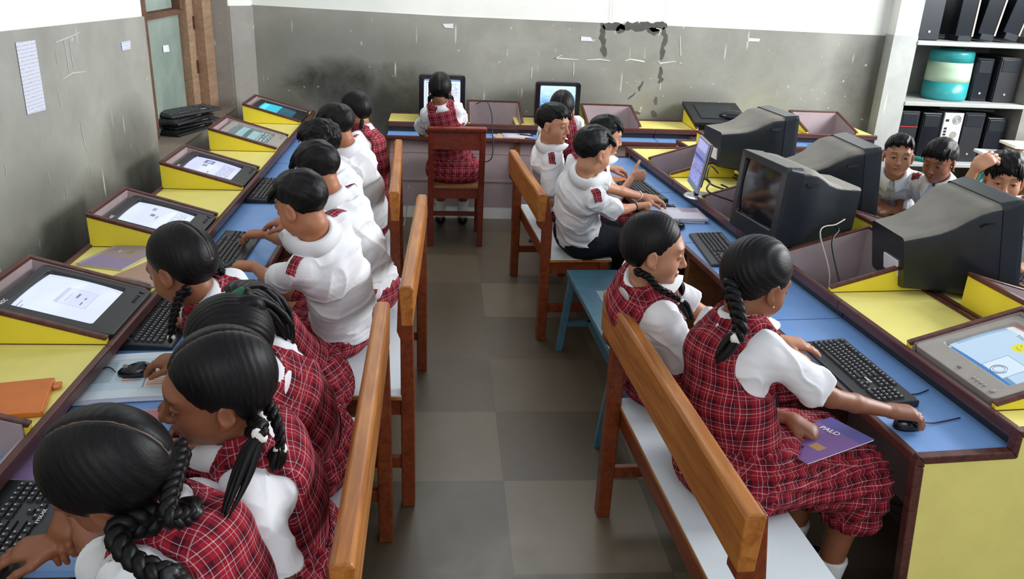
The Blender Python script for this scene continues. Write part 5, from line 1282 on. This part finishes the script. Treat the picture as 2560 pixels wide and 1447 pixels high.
for i, (x, y, rz, dx) in enumerate([(-1.735, 5.84, 72, 0), (-1.73, 5.88, 64, 0), (-1.74, 5.82, 76, 0), (-1.73, 5.86, 62, .12)]):
    place(KB0, 'kb', (x, y, .7455+.038*i), R_(rz), ['lowest keyboard of the pile on the window sill', 'second keyboard from the bottom of the pile on the window sill', 'third keyboard from the bottom of the pile on the window sill', 'topmost keyboard of the pile on the window sill, keys up'][i], 'spare keyboards piled on the window sill')
MG = 'computer mice'
for (x, y, z, rz, lab) in [
    (-.93, 2.36, ZB+.022, 95, 'mouse under the hand on the open workbook'),
    (-.885, 3.36, ZB, 100, 'mouse under the right hand of the boy with the dusty shirt'),
    (1.41, 2.075, ZB, -80, 'mouse under the right hand of the girl with the single long braid'),
    (1.265, 4.41, ZB, -75, 'small black mouse beside the boys hands in the right row'),
    (1.19, 4.05, ZB, -60, 'large black mouse beside the face of the girl in profile')]:
    o = place(MS0, 'ms', (x, y, z), R_(rz), lab, MG)
    if 'large' in lab: o.scale = (1.5, 1.7, 1.4)

# ------------------------------------------------------------------ books and papers
def page_mat(name, base, inks, sc=30):
    t = NT(name); v = t.coord('Object'); sp = t.n('ShaderNodeSeparateXYZ'); t.l(v, 0, sp, 0); c = t.n('ShaderNodeRGB'); c.outputs[0].default_value = base
    for (x0, x1, y0, y1, col, lines) in inks:
        m = rectmask(t, sp, x0, x1, y0, y1)
        if lines: m = t.math('MULTIPLY', m, t.math('GREATER_THAN', t.math('SINE', t.math('MULTIPLY', (sp, 1), lines)), .25))
        c = t.mix(m, c, col)
    nz = t.noise(v, 14, 3); c = t.mix(t.math('MULTIPLY', nz, .12), c, srgb(150, 150, 160)); t.color(c); t.rough(.5, .3); return t.m
def book(name, label, loc, rz, w_, h_, th, mat, tilt=(0, 0), curl=0., pages=True, cat='book', group=None):
    """x width, y height; soft cover with slightly curled sheets"""
    t = empty(name, loc, 0, label, cat, group); t.rotation_euler = (tilt[0], tilt[1], rz)
    n = 10; f = lambda x: curl*math.sin((x/w_+.5)*math.pi)+curl*.6*((x/w_)**2)
    top = MB(); xs_ = [-w_/2+w_*i/n for i in range(n+1)]
    top.loft([[(x, -h_/2, f(x)+th), (x, h_/2, f(x)+th), (x, h_/2, f(x)+th+.0012), (x, -h_/2, f(x)+th+.0012)] for x in xs_]); top.build('cover', mat, t)
    if pages:
        p = MB(); p.loft([[(x*.992, -h_/2+.002, f(x)+.0005 if th > .004 else 0), (x*.992, h_/2-.002, f(x)+.0005 if th > .004 else 0), (x*.992, h_/2-.002, f(x)+th-.0002), (x*.992, -h_/2+.002, f(x)+th-.0002)] for x in xs_]); p.build('pages', M['paper'], t)
    return t
W_ = srgb(214, 226, 234); OR = srgb(206, 116, 60); GY = srgb(140, 146, 160)
pm = page_mat('workbook_page', W_, [(-.14, .14, -.10, .10, srgb(196, 216, 228), 0), (-.02, .035, -.05, .06, OR, 420), (.045, .12, -.09, -.02, srgb(226, 210, 200), 0), (.055, .11, -.08, -.03, OR, 500), (.045, .12, .01, .08, srgb(228, 214, 206), 0), (.07, .11, .02, .07, OR, 380), (-.12, -.05, -.05, .09, GY, 800), (.045, .05, -.09, .09, GY, 0), (-.14, .14, .102, .104, GY, 0)])
book('open_workbook', 'open white printed workbook under the mouse hand of the ponytail girl', (-.945, 2.36, ZB+.001), R_(8), .30, .30, .016, pm, curl=.003)
book('textbook', 'lavender and brown plastic-covered textbook on the yellow desk at the left wall', (-1.30, 3.30, ZT+.001), R_(-16), .20, .27, .006, page_mat('lavender_cover', srgb(158, 140, 146), [(-.1, .1, -.135, -.02, srgb(152, 132, 168), 0), (-.10, -.082, -.13, .13, srgb(190, 186, 198), 700), (.0, .03, .03, .07, srgb(150, 130, 80), 0), (-.04, -.03, .04, .06, srgb(210, 204, 196), 0)]))
book('exercise_book', 'grey exercise book fanned under the tan-covered one beside the big screen', (-1.13, 3.04, ZT+.001), R_(-30), .18, .24, .010, page_mat('grey_cover', srgb(140, 142, 150), []), curl=.010)
book('exercise_book', 'tan-covered exercise book with a green mark, beside the girl with thin braids', (-1.10, 3.10, ZT+.016), R_(-24), .18, .24, .006, page_mat('tan_cover', srgb(178, 142, 120), [(.02, .05, -.01, .03, srgb(60, 130, 90), 0), (-.06, .06, .05, .1, srgb(176, 120, 120), 0)]), curl=.006)
og = simple('orange_glossy_plastic', srgb(206, 112, 44), .16, .06, 20); M['orange'] = og
t = empty('orange_pouch', (-1.17, 2.10, ZT+.001), R_(14), 'glossy orange plastic-covered pencil box on the yellow desk at the left edge', 'pencil box')
MB().box(-.10, .095, -.10, .10, 0, .018).build('case', og, t, bevel=.004)
MB().box(.095, .118, .045, .075, .004, .016).build('flap', og, t, bevel=.004)
book('textbook', 'lavender plastic-covered book at the left edge above the bottom-left keyboard', (-.985, 1.90, ZB+.001), R_(-6), .17, .25, .010, page_mat('violet_cover', srgb(146, 120, 168), [(-.09, .09, -.125, -.09, srgb(212, 208, 218), 600)]))
book('magazine', 'glossy pink and blue magazine behind the bent head of the bottom-left girl', (-.90, 2.09, ZB+.001), R_(4), .24, .16, .003, page_mat('glossy_pink_cover', srgb(178, 160, 186), [(-.1, .0, -.06, .05, srgb(120, 130, 180), 0), (.02, .11, -.03, .07, srgb(196, 128, 140), 0), (-.02, .06, .0, .03, srgb(226, 222, 228), 0)]))
mv = page_mat('mauve_cover', srgb(186, 180, 192), [(-.08, .09, -.10, .06, srgb(206, 202, 210), 0), (.0, .09, .02, .12, srgb(158, 148, 168), 0)])
for i, (lab, rz) in enumerate((('lowest of the mauve notebooks stacked behind the head of the girl in profile', -4), ('middle mauve notebook of the stack behind the head of the girl in profile', 3), ('topmost mauve notebook of the stack behind the head of the girl in profile', 0))):
    book('notebook', lab, (1.30+.004*i, 4.27-.004*i, ZB+.001+.0085*i), R_(rz), .22, .22, .0065, mv, group='mauve notebooks')
pbm = page_mat('purple_cover', srgb(110, 70, 140), [(-.1, .1, .07, .13, srgb(70, 62, 140), 0), (-.085, -.07, -.1, .02, srgb(190, 182, 200), 0), (.01, .05, -.05, -.02, srgb(170, 130, 70), 0)])
t = book('booklet', 'purple booklet held under the desk by the girl with the single long braid', (1.10, 2.0, .655), R_(-72), .17, .24, .003, pbm, tilt=(.12, -.12))
text('PALD', t, M['white'], .028, (-.02, .055, .0052), rot=(0, 0, R_(8)), name='lettering')
for i, (x, y, rz, m) in enumerate(((.50, 6.40, 12, mv), (.53, 6.38, -8, page_mat('buff_sheet', srgb(200, 170, 130), [])), (.58, 6.40, 3, mv))):
    book('worksheet', ['lowest sheet of the papers on the blue shelf at the back wall', 'buff sheet between the papers on the back-wall shelf', 'topmost sheet of the papers on the back-wall shelf, pen lying on it'][i], (x, y, ZB+.001+.0035*i), R_(rz), .22, .16, .0025, m, group='papers on the back-wall shelf', cat='paper')
tag(MB().tube([(.60, 6.42, ZB+.017), (.70, 6.36, ZB+.017)], .0045, 8).build('pen', M['blackgloss']), 'dark pen lying on the papers at the back wall', 'pen')
book('exercise_book', 'orange-edged exercise book under the forearms of the boys in the right row', (1.12, 5.05, ZB+.001), R_(80), .17, .22, .006, M['orange'])

# ------------------------------------------------------------------ cables and the headset
cable('black cable hanging in a loop over the empty well at the back wall', [Vector((0.2572, 6.5, 0.8799)), Vector((0.3339, 6.5, 0.9068)), Vector((0.3753, 6.47, 0.8271)), Vector((0.3774, 6.28, 0.7389)), Vector((0.383, 6.22, 0.5686)), Vector((0.3549, 6.22, 0.5003)), Vector((0.2613, 6.3, 0.4673))], .004)
cable('black monitor cable dropping into the open well left of the big turned monitor', [Vector((1.4404, 4.42, 0.8392)), Vector((1.4753, 4.38, 0.8274)), Vector((1.4154, 4.2, 0.8171)), (1.60, 4.12, .75), (1.58, 4.05, .60)], .005)
cable('second black cable hanging beside it in the open well', [(1.56, 4.44, .80), (1.74, 4.40, .74), (1.78, 4.25, .79), (1.72, 4.15, .70), (1.70, 4.1, .58)], .005)
cable('grey cable looping up out of the empty well', [(1.62, 3.14, .56), (1.65, 3.19, .72), Vector((1.6539, 3.36, 0.8655)), Vector((1.7709, 3.46, 0.8718)), Vector((1.8385, 3.52, 0.8795))], .0035, 'greycable')
cable('black cable looping beside the grey one over the empty well', [(1.66, 3.08, .56), (1.68, 3.14, .68), Vector((1.7086, 3.34, 0.8177)), Vector((1.7839, 3.45, 0.8488)), Vector((1.7823, 3.52, 0.8555))], .004)
cable('black cables curling under the near right desk', [(1.26, 2.45, .50), (1.25, 2.30, .45), (1.30, 2.15, .48), (1.40, 2.05, .40), (1.45, 1.98, .46)], .005)
cable('thick black cable arching under the near right desk', [(1.18, 2.52, .55), (1.20, 2.40, .47), (1.34, 2.2, .52), (1.38, 2.08, .38), (1.47, 1.99, .36)], .006)
cable('grey network cable curling at the rear of the farthest dark monitor', [(1.66, 4.80, .78), (1.58, 4.72, .84), (1.56, 4.66, .76), (1.66, 4.60, .73), (1.80, 4.66, .73)], .005)
cable('thin grey cable on the floor left of the wooden chair', [(-.25, 6.2, .30), (-.28, 6.15, .02), (-.33, 5.9, .008), (-.30, 5.6, .008), (-.36, 5.3, .008)], .005, 'greycable')
cable('cord of the mouse lying over the open workbook', [(-.99, 2.36, ZB+.028), (-1.03, 2.40, ZB+.024), (-1.075, 2.36, ZB+.02)], .0018)
cable('cord of the mouse at the near right desk', [(1.452, 2.083, ZB+.012), (1.50, 2.09, ZB+.004), (1.60, 2.12, ZB+.004)], .002)
cable('cord of the keyboard at the near right desk', [(1.48, 2.26, ZB+.012), (1.54, 2.27, ZB+.004), (1.60, 2.30, ZB+.004)], .002)
t = empty('headset', (3.02, 6.38, ZB), R_(20), 'small black headset lying on the blue shelf by the pillar', 'headset')
MB().tube([(.07*math.cos(a), .055*math.sin(a), .007+.02*abs(math.sin(a))) for a in [math.pi*i/14 for i in range(15)]], .004, 6).build('headband', M['black'], t, smooth=True)
for sx in (-1, 1): MB().lathe([(.001, 0), (.02, 0), (.022, .012), (.012, .02), (.001, .021)], 16).build('ear_pad', M['black'], t, smooth=True).location = (sx*.07, 0, .0)
MB().tube([(-.07, .0, .012), (-.12, -.01, .012), (-.15, .0, .012)], .003, 6).build('microphone_arm', M['black'], t)

# ------------------------------------------------------------------ shelf contents
def tower(x, y, z, w_, h_, d_, label, front, kind='front'):
    t = empty('computer_tower', (x, y, z), 0, label, 'computer', 'old computer towers on the built-in shelves')
    MB().box(-w_/2, w_/2, 0, d_, 0, h_).build('case', M['black'] if kind != 'silver' else M['silver'], t, bevel=.004)
    if kind == 'silver':
        MB().box(-w_/2+.006, w_/2-.006, -.004, .001, .006, h_-.006).build('rear_plate', M['white'], t)
        g = MB()
        for r in (.012, .024, .036): g.tube([(.03+r*math.cos(a), -.006, h_-.06+r*math.sin(a)) for a in [2*math.pi*i/24 for i in range(25)]], .002, 5)
        g.build('fan_grille', M['black'], t)
        MB().prism([(.025+.032*math.cos(a), h_-.19+.032*math.sin(a)) for a in [2*math.pi*i/24 for i in range(24)]], 'y', -.007, -.003).build('power_fan', M['grey'], t)
        p = MB()
        for k in range(7): p.box(-w_/2+.02, -w_/2+.045, -.007, -.003, h_-.30+.026*k, h_-.282+.026*k)
        p.box(-w_/2+.02, -w_/2+.05, -.007, -.003, h_-.075, h_-.055)
        p.build('port', M['black'], t)
    else:
        MB().box(-w_/2+.004, w_/2-.004, -.014, .001, .004, h_-.004).build('front_panel', M[front], t, bevel=.003)
        MB().box(-w_/2+.018, w_/2-.018, -.019, -.013, h_-.12, h_-.02).build('drive_cover', M['crt'], t, bevel=.002)
        if 'a red line' in label: MB().box(-w_/2+.006, w_/2-.006, -.021, -.013, h_-.135, h_-.129).build('red_line', simple('red_strip', srgb(190, 40, 50), .4), t)
        MB().prism([(.02*math.cos(a)*.5, .07+.01*math.sin(a)) for a in [2*math.pi*i/12 for i in range(12)]], 'y', -.018, -.013).build('power_button', M['silver'], t)
SY, SZ = 6.93, (.44, .96, 1.455)
tower(4.02, SY, SZ[0], .17, .43, .42, 'black tower with a red line, first on the lowest shelf', 'black')
tower(4.22, SY, SZ[0], .17, .42, .42, 'black tower between the red-lined one and the white-backed one', 'blackgloss')
tower(4.42, SY, SZ[0], .18, .425, .40, 'tower standing with its white metal back outwards', 'white', 'silver')
tower(4.62, SY+.02, SZ[0], .19, .43, .40, 'black speckled tower right of the white-backed one', 'black', 'plain')
tower(4.84, SY+.03, SZ[0], .18, .39, .40, 'last black tower at the right end of the lowest shelf', 'blackgloss', 'plain')
place(KB0, 'kb', (4.58, SY+.15, SZ[0]+.437), R_(170), 'black keyboard lying on top of the shelved towers', 'old computer parts on the shelves')
tower(4.64, SY+.08, SZ[1], .15, .36, .35, 'black speaker-like tower just right of the water cooler', 'blackgloss', 'plain')
tower(4.84, SY+.04, SZ[1], .19, .38, .36, 'black tower at the right end of the middle shelf', 'black', 'plain')
tower(4.02, SY, SZ[2]+.001, .19, .45, .40, 'grey-fronted tower on the top shelf above the water cooler', 'crt', 'plain')
t = empty('water_cooler', (4.38, SY+.17, SZ[1]), 0, 'round turquoise water cooler with a cream band on the middle shelf', 'water cooler')
TQ = simple('turquoise_plastic', srgb(46, 150, 152), .3, .05, 8); CR = simple('cream_green_band', srgb(180, 204, 176), .35, .03, 8)
MB().lathe([(.165, .0), (.176, .008), (.182, .03), (.182, .155)], 40).build('base', TQ, t, smooth=False)
MB().lathe([(.182, .155), (.1815, .20), (.180, .27), (.179, .32)], 40).build('band', CR, t, smooth=False)
MB().lathe([(.179, .32), (.177, .395), (.172, .410), (.15, .416), (.13, .418)], 40).build('top', TQ, t, smooth=False)
MB().lathe([(.10, .418), (.105, .428), (.08, .432)], 32).build('lid', simple('dark_turquoise', srgb(30, 110, 110), .4), t)
for o in t.children:
    for p in o.data.polygons: p.use_smooth = abs(p.normal.z) < .6
for i, (x, a) in enumerate(((4.36, .0), (4.55, .12), (4.76, .2))):
    t = empty('shelved_monitor', (x, SY+.03, SZ[2]+.001), 0, ['dark monitor on edge on the top shelf, next to the grey-fronted tower', 'dark monitor on edge in the middle of the top shelf', 'dark monitor on edge at the right end of the top shelf'][i], 'monitor', 'dark monitors stored on the top shelf')
    t.rotation_euler = (0, a, 0); z0 = .04+.17*math.sin(a)
    MB().box(-.08, .08, 0, .36, z0, z0+.34).build('housing', M['blackgloss'], t, bevel=.006)
    MB().box(.06, .075, -.006, .004, z0, z0+.34).build('edge_strip', M['grey'], t)
    MB().box(-.05, .07, .0, .2, .0+.17*math.sin(a)*.75, z0+.01).build('stand', M['crt'], t, bevel=.004)

# ------------------------------------------------------------------ far right: desk, plastic chairs, benches for the far boys
t = empty('side_desk', (4.03, 5.55, 0), R_(-8), 'brown sided desk with glossy white top at the right edge', 'desk')
MB().box(0, 1.3, -.30, .55, .70, .725).build('desk_top', simple('glossy_pale_top', srgb(236, 238, 244), .12, .02, 4, 0, .6), t, bevel=.006)
MB().box(.02, 1.28, -.27, -.25, .0, .70).box(.02, .04, -.27, .52, 0, .70).build('front_panel', M['raw_wood'], t, bevel=.003)
MB().box(.15, 1.3, .25, .50, .79, .81).build('shelf', simple('cream_shelf', srgb(228, 222, 196), .3, .04, 5), t, bevel=.004)
MB().box(.2, .22, .27, .48, .725, .79).box(1.2, 1.22, .27, .48, .725, .79).build('shelf_support', M['raw_wood'], t)
TE = simple('teal_moulded_plastic', srgb(24, 142, 128), .3, .06, 10)
for i, (x, y, lab) in enumerate(((3.02, 5.30, 'teal plastic chair behind the boy looking at the camera'), (3.32, 4.78, 'teal plastic chair behind the boy with the side fringe'))):
    t = empty('plastic_chair', (x, y, 0), R_(100+8*i), lab, 'chair', 'teal plastic chairs at the right')
    MB().loft([[(a, b, z) for a, b in rrect(w_, w_*.95, .05)] for w_, z in ((.40, .40), (.42, .415), (.41, .43), (.34, .42))]).build('seat', TE, t, smooth=False)
    for sx in (-1, 1):
        for sy in (-1, 1): MB().tube([(sx*.21, sy*.20, 0), (sx*.17, sy*.17, .41)], [.016, .022], 8).build('leg', TE, t)
        MB().tube([(sx*.20, -.19, .42), (sx*.22, -.22, .60), (sx*.19, -.25, .76)], .016, 8).build('back_post', TE, t, smooth=True)
    for z, y0 in ((.76, -.25), (.66, -.235), (.56, -.22)): MB().tube([(-.19, y0, z), (0, y0-.04, z+.015), (.19, y0, z)], .018, 8).build('back_slat', TE, t, smooth=True)
def stool(x, y, rz, L, label, mat='bench_dark'):
    t = empty('low_bench', (x, y, 0), rz, label, 'bench')
    MB().box(-.16, .16, 0, L, .395, .42).build('seat_board', M['bench_wood'], t, bevel=.003)
    for yy in (.04, L-.08):
        for xx in (-.14, .10): MB().box(xx, xx+.04, yy, yy+.04, 0, .395).build('leg', M[mat], t)
        MB().box(-.12, .12, yy+.01, yy+.03, .15, .19).build('stretcher', M[mat], t)
stool(2.92, 3.15, .06, 1.8, 'low bench carrying the three boys at the far right')
t = empty('office_chair', (.85, 5.66, 0), 0, 'dark blue padded chair behind the boy with the open mouth', 'chair')
NB = simple('dark_blue_upholstery', srgb(28, 30, 62), .8, .1, 20)
MB().loft([[(a, b, z) for a, b in rrect(w_, w_, .06)] for w_, z in ((.40, .40), (.42, .42), (.42, .455), (.39, .468))]).build('seat', NB, t)
MB().loft([[(a, -.20-.03*(k > 1)+.0*k, .62+b) for a, b in rrect(w_, .30, .06)] for k, w_ in ((0, .40), (1, .42), (2, .42), (3, .40))]).build('backrest', NB, t)
for o in t.children:
    if o.name.startswith('backrest'):
        for i, v in enumerate(o.data.vertices): v.co.y = -.19-.018*(i//24)
MB().tube([(0, 0, .06), (0, 0, .40)], .025, 10).build('column', M['black'], t)
for a in range(5): MB().tube([(0, 0, .08), (.22*math.cos(a*1.257+.3), .22*math.sin(a*1.257+.3), .03)], [.022, .016], 8).build('leg', M['black'], t)
MB().box(-.03, .03, -.215, -.195, .42, .55).build('back_bracket', M['black'], t)
